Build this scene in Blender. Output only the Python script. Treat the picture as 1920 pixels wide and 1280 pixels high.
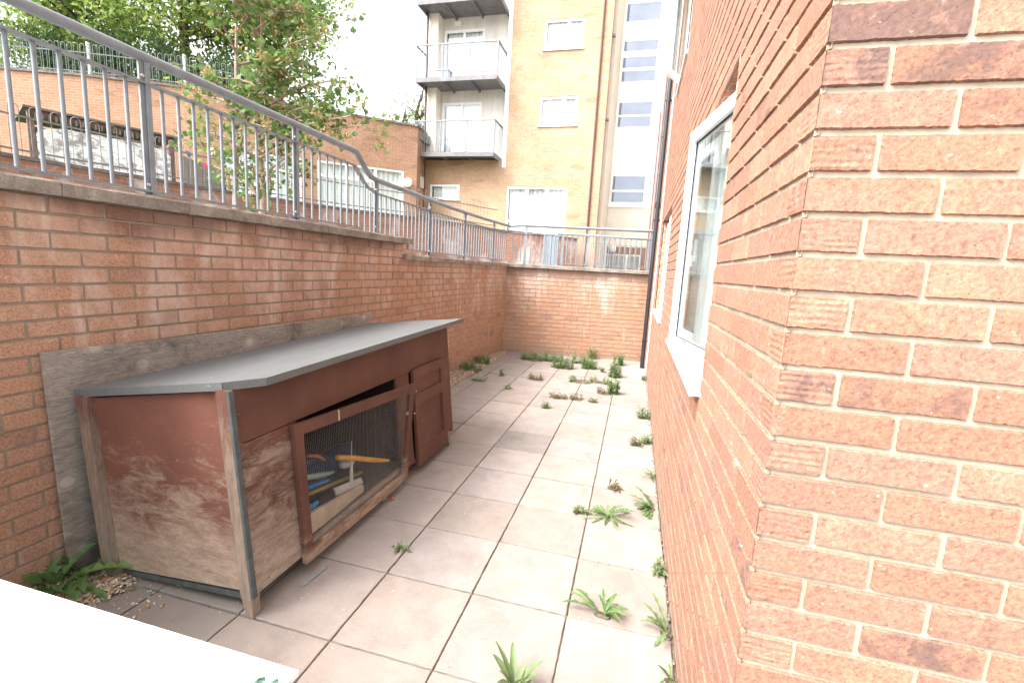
import bpy, math, random
import numpy as np
from mathutils import Vector, Matrix, noise
R = math.radians
rnd = random.Random(7)
nr = np.random.RandomState(11)
scene = bpy.context.scene
for o in list(bpy.data.objects):
    bpy.data.objects.remove(o)
C = scene.collection

# ------------------------------------------------------------------ camera
cam_d = bpy.data.cameras.new('camera')
cam = bpy.data.objects.new('camera', cam_d); C.objects.link(cam)
cam_d.sensor_width = 36.0
cam_d.lens = 878.946 / 1920 * 36
cam_d.clip_start = 0.05
cam_d.clip_end = 3000
cam.matrix_world = Matrix(((0.96506405, -0.09272305, 0.24505882, 0.16515),
                           (0.25598837, 0.13423753, -0.95731408, -1.91787),
                           (0.05586899, 0.9866016, 0.15328384, 1.525236), (0, 0, 0, 1))) 
scene.camera = cam

# ------------------------------------------------------------------ world, sun, exposure
SUN_EL, SUN_AZ = 50, 225      # azimuth measured clockwise from +Y
w = bpy.data.worlds.new("World"); scene.world = w; w.use_nodes = True
nt = w.node_tree; nt.nodes.clear()
sky = nt.nodes.new('ShaderNodeTexSky'); sky.sky_type = 'NISHITA'; sky.sun_disc = False
sky.sun_elevation = R(SUN_EL); sky.sun_rotation = R(SUN_AZ)
sky.air_density = 1.0; sky.dust_density = 6.0; sky.ozone_density = 1.0
hsv = nt.nodes.new('ShaderNodeHueSaturation'); hsv.inputs['Saturation'].default_value = 0.18
hsv.inputs['Value'].default_value = 1.0
bg = nt.nodes.new('ShaderNodeBackground'); bg.inputs['Strength'].default_value = 0.15
wo = nt.nodes.new('ShaderNodeOutputWorld')
nt.links.new(sky.outputs[0], hsv.inputs['Color']); nt.links.new(hsv.outputs[0], bg.inputs['Color'])
nt.links.new(bg.outputs[0], wo.inputs['Surface'])
sd = bpy.data.lights.new('sun', 'SUN'); sd.energy = 0.6; sd.angle = R(25); sd.color = (1, 0.96, 0.9)
so = bpy.data.objects.new('sun', sd); C.objects.link(so)
sdir = Vector((math.sin(R(SUN_AZ)) * math.cos(R(SUN_EL)), math.cos(R(SUN_AZ)) * math.cos(R(SUN_EL)), math.sin(R(SUN_EL))))
so.rotation_euler = sdir.to_track_quat('Z', 'Y').to_euler()
so.location = (0, 0, 12)
vs = scene.view_settings
vs.view_transform = 'Standard'; vs.look = 'None'; vs.gamma = 1; vs.exposure = 2.28; vs.use_curve_mapping = False

# ------------------------------------------------------------------ material helpers
def new_mat(name):
    m = bpy.data.materials.new(name); m.use_nodes = True
    return m, m.node_tree.nodes, m.node_tree.links, m.node_tree.nodes['Principled BSDF']

class NB:
    """tiny node builder"""
    def __init__(s, name, rough=0.8, spec=0.3, metal=0.0):
        s.m, s.n, s.l, s.b = new_mat(name)
        s.b.inputs['Roughness'].default_value = rough
        s.b.inputs['Specular IOR Level'].default_value = spec
        s.b.inputs['Metallic'].default_value = metal
        s.tc = s.n.new('ShaderNodeTexCoord')
    def coord(s, kind='Object', scale=(1, 1, 1), add=None):
        mp = s.n.new('ShaderNodeMapping'); mp.inputs['Scale'].default_value = scale
        src = s.tc.outputs[kind]
        if add is not None:
            va = s.n.new('ShaderNodeVectorMath'); va.operation = 'ADD'
            s.l.new(src, va.inputs[0]); s.l.new(add, va.inputs[1]); src = va.outputs[0]
        s.l.new(src, mp.inputs['Vector']); return mp.outputs[0]
    def noise(s, vec, scale, detail=4, rough=0.55, dist=0.0, out='Fac'):
        t = s.n.new('ShaderNodeTexNoise'); t.inputs['Scale'].default_value = scale
        t.inputs['Detail'].default_value = detail; t.inputs['Roughness'].default_value = rough
        t.inputs['Distortion'].default_value = dist
        s.l.new(vec, t.inputs['Vector']); return t.outputs[out]
    def vor(s, vec, scale, out='Distance', feature='F1'):
        t = s.n.new('ShaderNodeTexVoronoi'); t.inputs['Scale'].default_value = scale; t.feature = feature
        s.l.new(vec, t.inputs['Vector']); return t.outputs[out]
    def ramp(s, fac, stops, interp='LINEAR'):
        t = s.n.new('ShaderNodeValToRGB'); cr = t.color_ramp; cr.interpolation = interp
        while len(cr.elements) < len(stops): cr.elements.new(0.5)
        for e, (p, c) in zip(cr.elements, stops):
            e.position = p; e.color = (c, c, c, 1) if not hasattr(c, '__len__') else (*c[:3], 1)
        s.l.new(fac, t.inputs[0]); return t.outputs[0]
    def mix(s, fac, a, b, mode='MIX'):
        t = s.n.new('ShaderNodeMix'); t.data_type = 'RGBA'; t.blend_type = mode
        for sock, v in ((t.inputs['Factor'], fac), (t.inputs['A'], a), (t.inputs['B'], b)):
            if hasattr(v, 'links') or isinstance(v, bpy.types.NodeSocket): s.l.new(v, sock)
            elif hasattr(v, '__len__'): sock.default_value = (*v[:3], 1)
            else: sock.default_value = v
        return t.outputs['Result']
    def math(s, op, a, b=0.0, clamp=False):
        t = s.n.new('ShaderNodeMath'); t.operation = op; t.use_clamp = clamp
        for i, v in enumerate((a, b)):
            if isinstance(v, bpy.types.NodeSocket): s.l.new(v, t.inputs[i])
            else: t.inputs[i].default_value = v
        return t.outputs[0]
    def sep(s, vec):
        t = s.n.new('ShaderNodeSeparateXYZ'); s.l.new(vec, t.inputs[0]); return t.outputs
    def bump(s, h, strength=0.3, dist=0.01):
        t = s.n.new('ShaderNodeBump'); t.inputs['Strength'].default_value = strength
        t.inputs['Distance'].default_value = dist; s.l.new(h, t.inputs['Height'])
        s.l.new(t.outputs[0], s.b.inputs['Normal'])
    def color(s, c):
        if isinstance(c, bpy.types.NodeSocket): s.l.new(c, s.b.inputs['Base Color'])
        else: s.b.inputs['Base Color'].default_value = (*c, 1)
        return s.m
    def attr(s, name):
        t = s.n.new('ShaderNodeAttribute'); t.attribute_name = name; return t

def simple(name, col, rough=0.6, var=0.12, scale=8, spec=0.3, metal=0.0, bump=0.0, bscale=60):
    b = NB(name, rough, spec, metal)
    v = b.coord()
    f = b.noise(v, scale, 5)
    lo = tuple(c * (1 - var) for c in col); hi = tuple(min(1, c * (1 + var)) for c in col)
    m = b.color(b.ramp(f, [(0.3, lo), (0.7, hi)]))
    if bump: b.bump(b.noise(v, bscale, 4), bump, 0.004)
    return m

def brick_mat(name, pal, efflo=0.0, stain_z=None, dirt_low=0.0, fine=1.0, burnt=0.14):
    """fired clay brick; colour varies per brick through the attribute bc"""
    b = NB(name, 0.9, 0.15)
    a = b.attr('bc')
    sx = b.n.new('ShaderNodeSeparateColor'); b.l.new(a.outputs['Color'], sx.inputs[0])
    r, g, hd = sx.outputs[0], sx.outputs[1], sx.outputs[2]
    va = b.n.new('ShaderNodeVectorMath'); va.operation = 'SCALE'; va.inputs['Scale'].default_value = 37.0
    b.l.new(a.outputs['Color'], va.inputs[0])
    v = b.coord(add=va.outputs[0])
    n = len(pal)
    base = b.ramp(r, [(i / (n - 1), c) for i, c in enumerate(pal)])
    # mottling inside a brick
    big = b.noise(v, 9, 4, 0.6, 0.6)
    base = b.mix(b.ramp(big, [(0.38, 0.0), (0.66, 0.75)]), base, pal[n // 2 + 1 if n > 3 else -1])
    med = b.noise(v, 110, 6, 0.75)
    base = b.mix(1.0, base, b.ramp(med, [(0.32, 0.55), (0.5, 1.0), (0.68, 1.34)]), 'MULTIPLY')
    # burnt patches on some bricks
    bn = b.noise(v, 11, 4, 0.65, 0.8)
    thr = b.math('ADD', bn, b.math('MULTIPLY', b.math('SUBTRACT', g, 1 - burnt), 1.4))
    bm = b.ramp(thr, [(0.56, 0.0), (0.74, 0.66)])
    bm = b.mix(1.0, bm, b.ramp(b.math('SUBTRACT', g, 1 - burnt), [(0.0, 0.0), (0.02, 1.0)]), 'MULTIPLY')
    base = b.mix(bm, base, (0.10, 0.072, 0.07))
    # dark pits
    pit = b.vor(v, 80)
    base = b.mix(b.ramp(pit, [(0.05, 0.7 * fine), (0.15, 0.0)]), base, (0.09, 0.055, 0.04))
    base = b.mix(b.ramp(b.noise(v, 24, 4, 0.7, 0.5), [(0.6, 0.0), (0.7, 0.3)]), base, (0.2, 0.11, 0.08))
    wv = b.coord()
    # pale mortar smears and lime specks
    sm = b.noise(wv, 16, 6, 0.72, 0.4)
    base = b.mix(b.ramp(sm, [(0.6, 0.0), (0.72, 0.4)]), base, (0.62, 0.52, 0.44))
    sp = b.noise(wv, 55, 2, 0.5)
    base = b.mix(b.ramp(sp, [(0.72, 0.0), (0.78, 0.6)]), base, (0.66, 0.6, 0.52))
    if efflo:
        vs_ = b.coord(scale=(1, 1, 0.34))
        e1 = b.noise(vs_, 3.2, 7, 0.68, 0.8)
        z = b.sep(b.tc.outputs['Object'])[2]
        yy_ = b.sep(b.tc.outputs['Object'])[1]
        zf = b.math('ADD', b.math('MULTIPLY', b.math('SUBTRACT', z, 0.65), 0.22), b.math('MULTIPLY', b.math('MINIMUM', yy_, 5.0), 0.012))
        e = b.math('ADD', e1, zf)
        base = b.mix(b.math('MULTIPLY', b.ramp(e, [(0.64, 0.0), (0.86, 0.75)]), efflo), base, (0.6, 0.48, 0.42))
        e2 = b.noise(b.coord(scale=(1, 1, 0.12)), 9, 4, 0.6, 0.3)
        base = b.mix(b.math('MULTIPLY', b.ramp(e2, [(0.62, 0.0), (0.74, 0.6)]), efflo), base, (0.66, 0.56, 0.5))
    if stain_z is not None:
        z = b.sep(b.tc.outputs['Object'])[2]
        d = b.math('SUBTRACT', stain_z, z)
        nn = b.noise(b.coord(scale=(1, 1, 0.4)), 2.4, 4, 0.6)
        k = b.math('ADD', b.math('MULTIPLY', d, -4.0), b.math('MULTIPLY', nn, 1.9))
        base = b.mix(b.ramp(k, [(0.55, 0.0), (1.1, 0.62)]), base, (0.1, 0.055, 0.045))
    if dirt_low:
        z = b.sep(b.tc.outputs['Object'])[2]
        nn = b.noise(wv, 5, 5, 0.65)
        k = b.math('SUBTRACT', b.math('MULTIPLY', nn, 0.7), b.math('MULTIPLY', z, 1.6))
        base = b.mix(b.ramp(k, [(0.02, 0.0), (0.4, dirt_low)]), base, (0.22, 0.19, 0.15))
    h = b.math('ADD', b.math('MULTIPLY', b.noise(v, 170, 7, 0.8), 0.8), b.math('MULTIPLY', b.ramp(pit, [(0.0, 0.0), (0.2, 1.0)]), 0.5))
    grv = b.n.new('ShaderNodeTexWave'); grv.bands_direction = 'Z'; grv.inputs['Scale'].default_value = 22
    grv.inputs['Distortion'].default_value = 3.5; grv.inputs['Detail'].default_value = 4
    b.l.new(wv, grv.inputs['Vector'])
    h = b.math('ADD', h, b.math('MULTIPLY', b.math('MULTIPLY', grv.outputs['Fac'], hd), 0.5))
    b.bump(h, 0.8, 0.0017 * fine)
    return b.color(base)

def mortar_mat(name, col):
    b = NB(name, 0.95, 0.1); v = b.coord()
    c = b.ramp(b.noise(v, 14, 6, 0.7), [(0.3, tuple(x * 0.78 for x in col)), (0.7, tuple(min(1, x * 1.1) for x in col))])
    b.bump(b.noise(v, 260, 5, 0.8), 0.5, 0.003)
    return b.color(c)

def far_brick(name, c1, c2, mortar, stain=0.0):
    """brickwork seen from far off: UV is in metres"""
    b = NB(name, 0.9, 0.15)
    t = b.n.new('ShaderNodeTexBrick'); t.offset = 0.5
    t.inputs['Scale'].default_value = 1.0
    t.inputs['Brick Width'].default_value = 0.225; t.inputs['Row Height'].default_value = 0.075
    t.inputs['Mortar Size'].default_value = 0.006; t.inputs['Mortar Smooth'].default_value = 0.3
    t.inputs['Bias'].default_value = -0.1
    t.inputs['Color1'].default_value = (*c1, 1); t.inputs['Color2'].default_value = (*c2, 1)
    t.inputs['Mortar'].default_value = (*mortar, 1)
    b.l.new(b.tc.outputs['UV'], t.inputs['Vector'])
    v = b.coord()
    c = b.mix(1.0, t.outputs['Color'], b.ramp(b.noise(v, 0.7, 5, 0.6), [(0.3, 0.82), (0.7, 1.12)]), 'MULTIPLY')
    c = b.mix(1.0, c, b.ramp(b.noise(v, 11, 4, 0.7), [(0.3, 0.85), (0.7, 1.1)]), 'MULTIPLY')
    mpp = b.coord('UV', (4.444, 13.33, 1))
    dk = b.vor(b.coord('UV', (2.2, 6.66, 1)), 1.0, 'Color')
    sp = b.n.new('ShaderNodeSeparateColor'); b.l.new(dk, sp.inputs[0])
    c = b.mix(b.ramp(sp.outputs[0], [(0.955, 0.0), (0.97, 0.35)]), c, tuple(x * 0.5 for x in c1))
    if stain:
        e = b.noise(b.coord(scale=(1, 1, 0.5)), 1.5, 6, 0.65, 0.6)
        c = b.mix(b.math('MULTIPLY', b.ramp(e, [(0.5, 0.0), (0.66, 1.0)]), stain), c, (0.6, 0.52, 0.49))
        e = b.noise(b.coord(scale=(1, 1, 0.6)), 0.9, 6, 0.65, 0.6)
        c = b.mix(b.math('MULTIPLY', b.ramp(e, [(0.52, 0.0), (0.7, 1.0)]), 0.4), c, (0.12, 0.08, 0.06))
    b.bump(t.outputs['Fac'], -0.3, 0.004)
    return b.color(c)

def wood_worn(name, paint, bare, wear=0.5, grain=(1, 1, 12), zlow=None, seed=0.0):
    b = NB(name, 0.75, 0.25)
    mp = b.n.new('ShaderNodeMapping'); mp.inputs['Scale'].default_value = grain; mp.inputs['Location'].default_value = (seed, seed * 2, seed)
    b.l.new(b.tc.outputs['Object'], mp.inputs['Vector']); v = mp.outputs[0]
    g = b.noise(v, 5, 8, 0.75, 0.5)
    fine = b.noise(v, 26, 6, 0.8)
    bw = b.ramp(g, [(0.25, tuple(x * 0.5 for x in bare)), (0.5, bare), (0.75, tuple(min(1, x * 1.3) for x in bare))])
    bw = b.mix(1.0, bw, b.ramp(fine, [(0.3, 0.7), (0.6, 1.1)]), 'MULTIPLY')
    pc = b.ramp(b.noise(b.coord(), 3.0, 5, 0.6), [(0.3, tuple(x * 0.8 for x in paint)), (0.7, tuple(min(1, x * 1.18) for x in paint))])
    m1 = b.noise(v, 2.6, 12, 0.86, 0.5)
    m2 = b.noise(b.coord(), 3.1, 5, 0.65, 0.5)
    k = b.math('ADD', b.math('MULTIPLY', m1, 0.8), b.math('MULTIPLY', m2, 0.35))
    k = b.math('ADD', k, wear - 0.5)
    if zlow is not None:
        z = b.sep(b.tc.outputs['Object'])[2]
        k = b.math('ADD', k, b.math('MULTIPLY', b.math('SUBTRACT', zlow, z), 0.42))
    msk = b.ramp(k, [(0.49, 0.0), (0.545, 0.3), (0.6, 0.62), (0.72, 1.0)])
    b.bump(b.math('ADD', fine, g), 0.35, 0.004)
    return b.color(b.mix(msk, pc, bw))

def knotty(name, c):
    b = NB(name, 0.85, 0.15)
    v = b.coord(scale=(0, 1, 2.6))
    d = b.noise(b.coord(), 2.2, 3, 0.5)
    ad = b.n.new('ShaderNodeVectorMath'); ad.operation = 'ADD'
    cmb = b.n.new('ShaderNodeCombineXYZ'); b.l.new(b.math('MULTIPLY', d, 0.5), cmb.inputs[2])
    b.l.new(v, ad.inputs[0]); b.l.new(cmb.outputs[0], ad.inputs[1])
    sp_ = b.sep(b.tc.outputs['Object']); cb_ = b.n.new('ShaderNodeCombineXYZ'); b.l.new(sp_[1], cb_.inputs[0]); b.l.new(b.math('MULTIPLY', sp_[2], 1.25), cb_.inputs[1])
    vt = b.n.new('ShaderNodeTexVoronoi'); vt.voronoi_dimensions = '2D'; vt.inputs['Scale'].default_value = 4.4; b.l.new(cb_.outputs[0], vt.inputs['Vector']); kn = vt.outputs['Distance']
    ringv = b.math('ADD', b.math('MULTIPLY', kn, 34.0), b.math('MULTIPLY', b.noise(ad.outputs[0], 5, 4, 0.6), 5.0))
    ring = b.math('SINE', ringv)
    fine = b.noise(b.coord(scale=(0, 1.2, 12)), 9, 7, 0.8, 1.6)
    col = b.ramp(fine, [(0.3, tuple(x * 0.35 for x in c)), (0.5, c), (0.7, tuple(x * 1.5 for x in c))])
    sc_ = b.n.new('ShaderNodeSeparateColor'); b.l.new(vt.outputs['Color'], sc_.inputs[0])
    on = b.ramp(sc_.outputs[0], [(0.25, 0.0), (0.35, 1.0)])
    near = b.math('MULTIPLY', b.ramp(kn, [(0.16, 1.0), (0.42, 0.0)]), on)
    rg = b.math('MULTIPLY', b.ramp(ring, [(0.35, 0.0), (0.9, 0.6)]), near)
    col = b.mix(rg, col, tuple(x * 0.5 for x in c))
    col = b.mix(b.math('MULTIPLY', b.ramp(kn, [(0.08, 0.8), (0.24, 0.0)]), on), col, tuple(x * 1.65 for x in c))
    big = b.noise(b.coord(), 2.3, 6, 0.7, 0.5)
    col = b.mix(b.ramp(big, [(0.5, 0.0), (0.66, 0.75)]), col, tuple(x * 0.3 for x in c))
    b.bump(b.math('ADD', fine, b.math('MULTIPLY', rg, -0.5)), 0.6, 0.005)
    return b.color(col)

def slab_mat():
    b = NB('paving_concrete', 0.9, 0.2)
    a = b.attr('bc'); sx = b.n.new('ShaderNodeSeparateColor'); b.l.new(a.outputs['Color'], sx.inputs[0])
    v = b.coord()
    base = b.ramp(sx.outputs[0], [(0.0, (0.26, 0.22, 0.195)), (0.06, (0.2, 0.18, 0.165)), (0.12, (0.27, 0.225, 0.197)), (0.5, (0.315, 0.26, 0.228)), (0.8, (0.295, 0.253, 0.235)), (1.0, (0.335, 0.28, 0.243))])
    base = b.mix(1.0, base, b.ramp(b.noise(v, 4.5, 7, 0.7, 0.3), [(0.3, 0.78), (0.52, 1.0), (0.7, 1.12)]), 'MULTIPLY')
    base = b.mix(b.ramp(b.noise(v, 1.7, 6, 0.7, 1.0), [(0.5, 0.0), (0.62, 0.5)]), base, (0.235, 0.205, 0.18))
    base = b.mix(1.0, base, b.ramp(b.noise(v, 240, 3, 0.7), [(0.3, 0.84), (0.6, 1.05)]), 'MULTIPLY')
    base = b.mix(b.ramp(b.noise(v, 34, 3, 0.6), [(0.68, 0.0), (0.76, 0.5)]), base, (0.68, 0.6, 0.5))
    base = b.mix(b.ramp(b.vor(v, 20), [(0.018, 0.8), (0.04, 0.0)]), base, (0.1, 0.08, 0.07))
    # green-grey dirt near the joints: g holds distance to slab edge
    base = b.mix(b.ramp(b.math('ADD', sx.outputs[1], b.math('MULTIPLY', b.noise(v, 12, 5, 0.7), 0.5)), [(0.2, 0.55), (0.5, 0.0)]), base, (0.27, 0.235, 0.195))
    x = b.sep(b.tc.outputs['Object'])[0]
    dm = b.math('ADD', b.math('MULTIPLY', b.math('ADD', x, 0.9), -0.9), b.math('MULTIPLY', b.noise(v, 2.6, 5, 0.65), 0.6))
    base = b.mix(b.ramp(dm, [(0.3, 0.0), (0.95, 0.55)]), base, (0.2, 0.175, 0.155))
    b.bump(b.noise(v, 170, 6, 0.8), 0.4, 0.003)
    return b.color(base)

def glass_mat(name, tint=(0.9, 0.95, 0.95), refl=1.0, ior=1.5):
    m = bpy.data.materials.new(name); m.use_nodes = True
    n, l = m.node_tree.nodes, m.node_tree.links; n.clear()
    out = n.new('ShaderNodeOutputMaterial'); mx = n.new('ShaderNodeMixShader')
    tr = n.new('ShaderNodeBsdfTransparent'); tr.inputs[0].default_value = (*tint, 1)
    gl = n.new('ShaderNodeBsdfGlossy'); gl.inputs['Roughness'].default_value = 0.0
    gl.inputs[0].default_value = (refl, refl, refl, 1)
    lw = n.new('ShaderNodeLayerWeight'); lw.inputs['Blend'].default_value = 0.5
    pw = n.new('ShaderNodeMath'); pw.operation = 'POWER'; pw.inputs[1].default_value = 2.6; l.new(lw.outputs['Facing'], pw.inputs[0])
    fr = n.new('ShaderNodeMath'); fr.operation = 'MULTIPLY_ADD'; fr.inputs[1].default_value = 0.35 * ior; fr.inputs[2].default_value = 0.05; l.new(pw.outputs[0], fr.inputs[0])
    l.new(fr.outputs[0], mx.inputs[0]); l.new(tr.outputs[0], mx.inputs[1]); l.new(gl.outputs[0], mx.inputs[2])
    l.new(mx.outputs[0], out.inputs['Surface']); return m

def leaf_mat(name, cols, trans=0.35, rough=0.55):
    b = NB(name, rough, 0.3)
    a = b.attr('bc'); sx = b.n.new('ShaderNodeSeparateColor'); b.l.new(a.outputs['Color'], sx.inputs[0])
    n = len(cols)
    c = b.ramp(sx.outputs[0], [(i / (n - 1), k) for i, k in enumerate(cols)])
    c = b.mix(1.0, c, b.ramp(b.noise(b.coord(), 30, 3), [(0.3, 0.8), (0.7, 1.15)]), 'MULTIPLY')
    b.color(c)
    t = b.n.new('ShaderNodeBsdfTranslucent'); b.l.new(c, t.inputs[0])
    mx = b.n.new('ShaderNodeMixShader'); mx.inputs[0].default_value = trans
    out = [x for x in b.n if x.type == 'OUTPUT_MATERIAL'][0]
    b.l.new(b.b.outputs[0], mx.inputs[1]); b.l.new(t.outputs[0], mx.inputs[2]); b.l.new(mx.outputs[0], out.inputs['Surface'])
    return b.m

# ------------------------------------------------------------------ object helpers
def tag(o, label=None, cat=None, group=None, kind=None):
    if label: o['label'] = label
    if cat: o['category'] = cat
    if group: o['group'] = group
    if kind: o['kind'] = kind
    return o
def empty(name, loc=(0, 0, 0), label=None, cat=None, group=None):
    o = bpy.data.objects.new(name, None); C.objects.link(o); o.location = loc; o.empty_display_size = 0.1
    return tag(o, label, cat, group)
def child(o, parent):
    o.parent = parent
    o.matrix_parent_inverse = Matrix.Translation(-Vector(parent.location)) if parent.type == 'EMPTY' else Matrix()
    return o
def link(o, parent=None):
    C.objects.link(o)
    if parent is not None:
        off = Vector((0, 0, 0)); q = parent
        while q is not None: off += Vector(q.location); q = q.parent
        o.parent = parent
        o.location = Vector(o.location) - off
    return o

class MB:
    def __init__(s): s.v = []; s.f = []; s.sm = []; s.mi = []; s.uv = []; s.bc = []; s.cur = (0.5, 0.5, 0.0); s.mat = 0; s.smooth = False
    def add(s, vs, fs, uvs=None):
        k = len(s.v); s.v += [tuple(x) for x in vs]; s.bc += [s.cur] * len(vs)
        for i, f in enumerate(fs):
            s.f.append(tuple(a + k for a in f)); s.sm.append(s.smooth); s.mi.append(s.mat)
            s.uv.append(uvs[i] if uvs else None)
    def box(s, x0, x1, y0, y1, z0, z1):
        vs = [(x, y, z) for z in (z0, z1) for y in (y0, y1) for x in (x0, x1)]
        s.add(vs, [(0, 2, 3, 1), (4, 5, 7, 6), (0, 1, 5, 4), (2, 6, 7, 3), (0, 4, 6, 2), (1, 3, 7, 5)])
    def hexa(s, a, b):   # two quads (bottom and top), same order
        s.add(list(a) + list(b), [(3, 2, 1, 0), (4, 5, 6, 7), (0, 1, 5, 4), (1, 2, 6, 5), (2, 3, 7, 6), (3, 0, 4, 7)])
    def beam(s, p, q, w, h, up=(0, 0, 1)):
        p, q = Vector(p), Vector(q); d = (q - p).normalized(); up = Vector(up)
        sx = d.cross(up)
        if sx.length < 1e-4: sx = d.cross(Vector((1, 0, 0)))
        sx.normalize(); u = sx.cross(d).normalized()
        c = [(-w / 2, -h / 2), (w / 2, -h / 2), (w / 2, h / 2), (-w / 2, h / 2)]
        s.hexa([p + sx * a + u * b for a, b in c], [q + sx * a + u * b for a, b in c])
    def tube(s, pts, r, n=10, cap=True):
        pts = [Vector(p) for p in pts]; rs = r if hasattr(r, '__len__') else [r] * len(pts)
        ring = []; prev = None
        for i, p in enumerate(pts):
            if i == 0: d = pts[1] - p
            elif i == len(pts) - 1: d = p - pts[i - 1]
            else: d = (pts[i + 1] - p).normalized() + (p - pts[i - 1]).normalized()
            d.normalize()
            if prev is None:
                a = d.cross(Vector((0, 0, 1)))
                if a.length < 1e-3: a = d.cross(Vector((1, 0, 0)))
            else: a = prev - d * prev.dot(d)
            a.normalize(); prev = a; b_ = d.cross(a)
            k = 1.0
            if 0 < i < len(pts) - 1:
                cs = d.dot((p - pts[i - 1]).normalized()); k = 1 / max(0.6, cs)
            ring.append([p + (a * math.cos(t) + b_ * math.sin(t)) * rs[i] * k for t in [2 * math.pi * j / n for j in range(n)]])
        vs = [x for r_ in ring for x in r_]; fs = []
        for i in range(len(ring) - 1):
            for j in range(n):
                fs.append((i * n + j, i * n + (j + 1) % n, (i + 1) * n + (j + 1) % n, (i + 1) * n + j))
        old = s.smooth; s.smooth = True; s.add(vs, fs); s.smooth = old
        if cap:
            s.add(ring[0], [tuple(range(n))[::-1]]); s.add(ring[-1], [tuple(range(n))])
    def quad(s, a, b, c, d, uv=None): s.add([a, b, c, d], [(0, 1, 2, 3)], [uv] if uv else None)
    def sphere(s, c, r, nu=12, nv=8, sc=(1, 1, 1), jit=0.0):
        vs = []; fs = []
        for i in range(nv + 1):
            t = math.pi * i / nv
            for j in range(nu):
                a = 2 * math.pi * j / nu; k = 1 + (rnd.uniform(-jit, jit) if jit else 0)
                vs.append((c[0] + r * sc[0] * k * math.sin(t) * math.cos(a), c[1] + r * sc[1] * k * math.sin(t) * math.sin(a), c[2] + r * sc[2] * k * math.cos(t)))
        for i in range(nv):
            for j in range(nu): fs.append((i * nu + j, (i + 1) * nu + j, (i + 1) * nu + (j + 1) % nu, i * nu + (j + 1) % nu))
        old = s.smooth; s.smooth = True; s.add(vs, fs); s.smooth = old
    def build(s, name, mats, parent=None, bevel=0.0, label=None, cat=None, group=None, kind=None, loc=None):
        me = bpy.data.meshes.new(name)
        vv = s.v
        if loc is not None: vv = [(a - loc[0], b - loc[1], c - loc[2]) for a, b, c in s.v]
        me.from_pydata(vv, [], s.f)
        if not isinstance(mats, (list, tuple)): mats = [mats]
        for m in mats: me.materials.append(m)
        me.polygons.foreach_set('use_smooth', s.sm); me.polygons.foreach_set('material_index', s.mi)
        if any(u for u in s.uv):
            ul = me.uv_layers.new(name='UVMap'); d = []
            for f, u in zip(s.f, s.uv):
                for k in range(len(f)): d += list(u[k]) if u else [0.0, 0.0]
            ul.data.foreach_set('uv', d)
        ca = me.color_attributes.new('bc', 'FLOAT_COLOR', 'POINT')
        ca.data.foreach_set('color', np.concatenate([np.array(s.bc, dtype=np.float32), np.ones((len(s.bc), 1), np.float32)], 1).ravel())
        me.update()
        o = bpy.data.objects.new(name, me)
        if loc is not None: o.location = loc
        link(o, parent)
        if bevel:
            m = o.modifiers.new('bevel', 'BEVEL'); m.width = bevel; m.segments = 2; m.limit_method = 'ANGLE'; m.angle_limit = R(40)
        return tag(o, label, cat, group, kind)

def mesh_np(name, V, F, mats, mi=None, bc=None, smooth=False, parent=None, loc=None):
    """V (n,3), F (m,4) numpy"""
    me = bpy.data.meshes.new(name)
    me.vertices.add(len(V)); me.vertices.foreach_set('co', np.asarray(V, np.float32).ravel())
    k = F.shape[1]
    me.loops.add(F.size); me.loops.foreach_set('vertex_index', F.astype(np.int32).ravel())
    me.polygons.add(len(F)); me.polygons.foreach_set('loop_start', np.arange(0, F.size, k, dtype=np.int32))
    for m in mats: me.materials.append(m)
    if mi is not None: me.polygons.foreach_set('material_index', mi.astype(np.int32))
    me.polygons.foreach_set('use_smooth', np.full(len(F), smooth, bool))
    if bc is not None:
        ca = me.color_attributes.new('bc', 'FLOAT_COLOR', 'POINT')
        ca.data.foreach_set('color', np.concatenate([bc, np.ones((len(bc), 1))], 1).astype(np.float32).ravel())
    me.update(calc_edges=True); me.validate()
    o = bpy.data.objects.new(name, me); link(o, parent)
    return o

# path helper: polyline with arc length
class Path:
    def __init__(s, pts, side=1):
        s.p = np.array(pts, float); d = np.diff(s.p, axis=0); s.L = np.concatenate([[0], np.cumsum(np.hypot(d[:, 0], d[:, 1]))])
        s.side = side; s.len = s.L[-1]
        n = np.stack([-d[:, 1], d[:, 0]], 1); n /= np.linalg.norm(n, axis=1)[:, None]
        vn = np.zeros_like(s.p); vn[:-1] += n; vn[1:] += n; vn /= np.linalg.norm(vn, axis=1)[:, None]; s.vn = vn * side
    def at(s, t, off=0.0):
        t = np.asarray(t, float)
        x = np.interp(t, s.L, s.p[:, 0]); y = np.interp(t, s.L, s.p[:, 1])
        nx = np.interp(t, s.L, s.vn[:, 0]); ny = np.interp(t, s.L, s.vn[:, 1])
        return x + nx * off, y + ny * off
def smooth_path(pts, n=6):
    P = [np.array(p, float) for p in pts]; P = [2 * P[0] - P[1]] + P + [2 * P[-1] - P[-2]]; out = []
    for i in range(1, len(P) - 2):
        for k in range(n):
            t = k / n; a, b, c, d = P[i - 1:i + 3]
            out.append(0.5 * (2 * b + (c - a) * t + (2 * a - 5 * b + 4 * c - d) * t * t + (3 * b - a - 3 * c + d) * t ** 3))
    out.append(P[-2]); return [tuple(x) for x in out]

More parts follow.
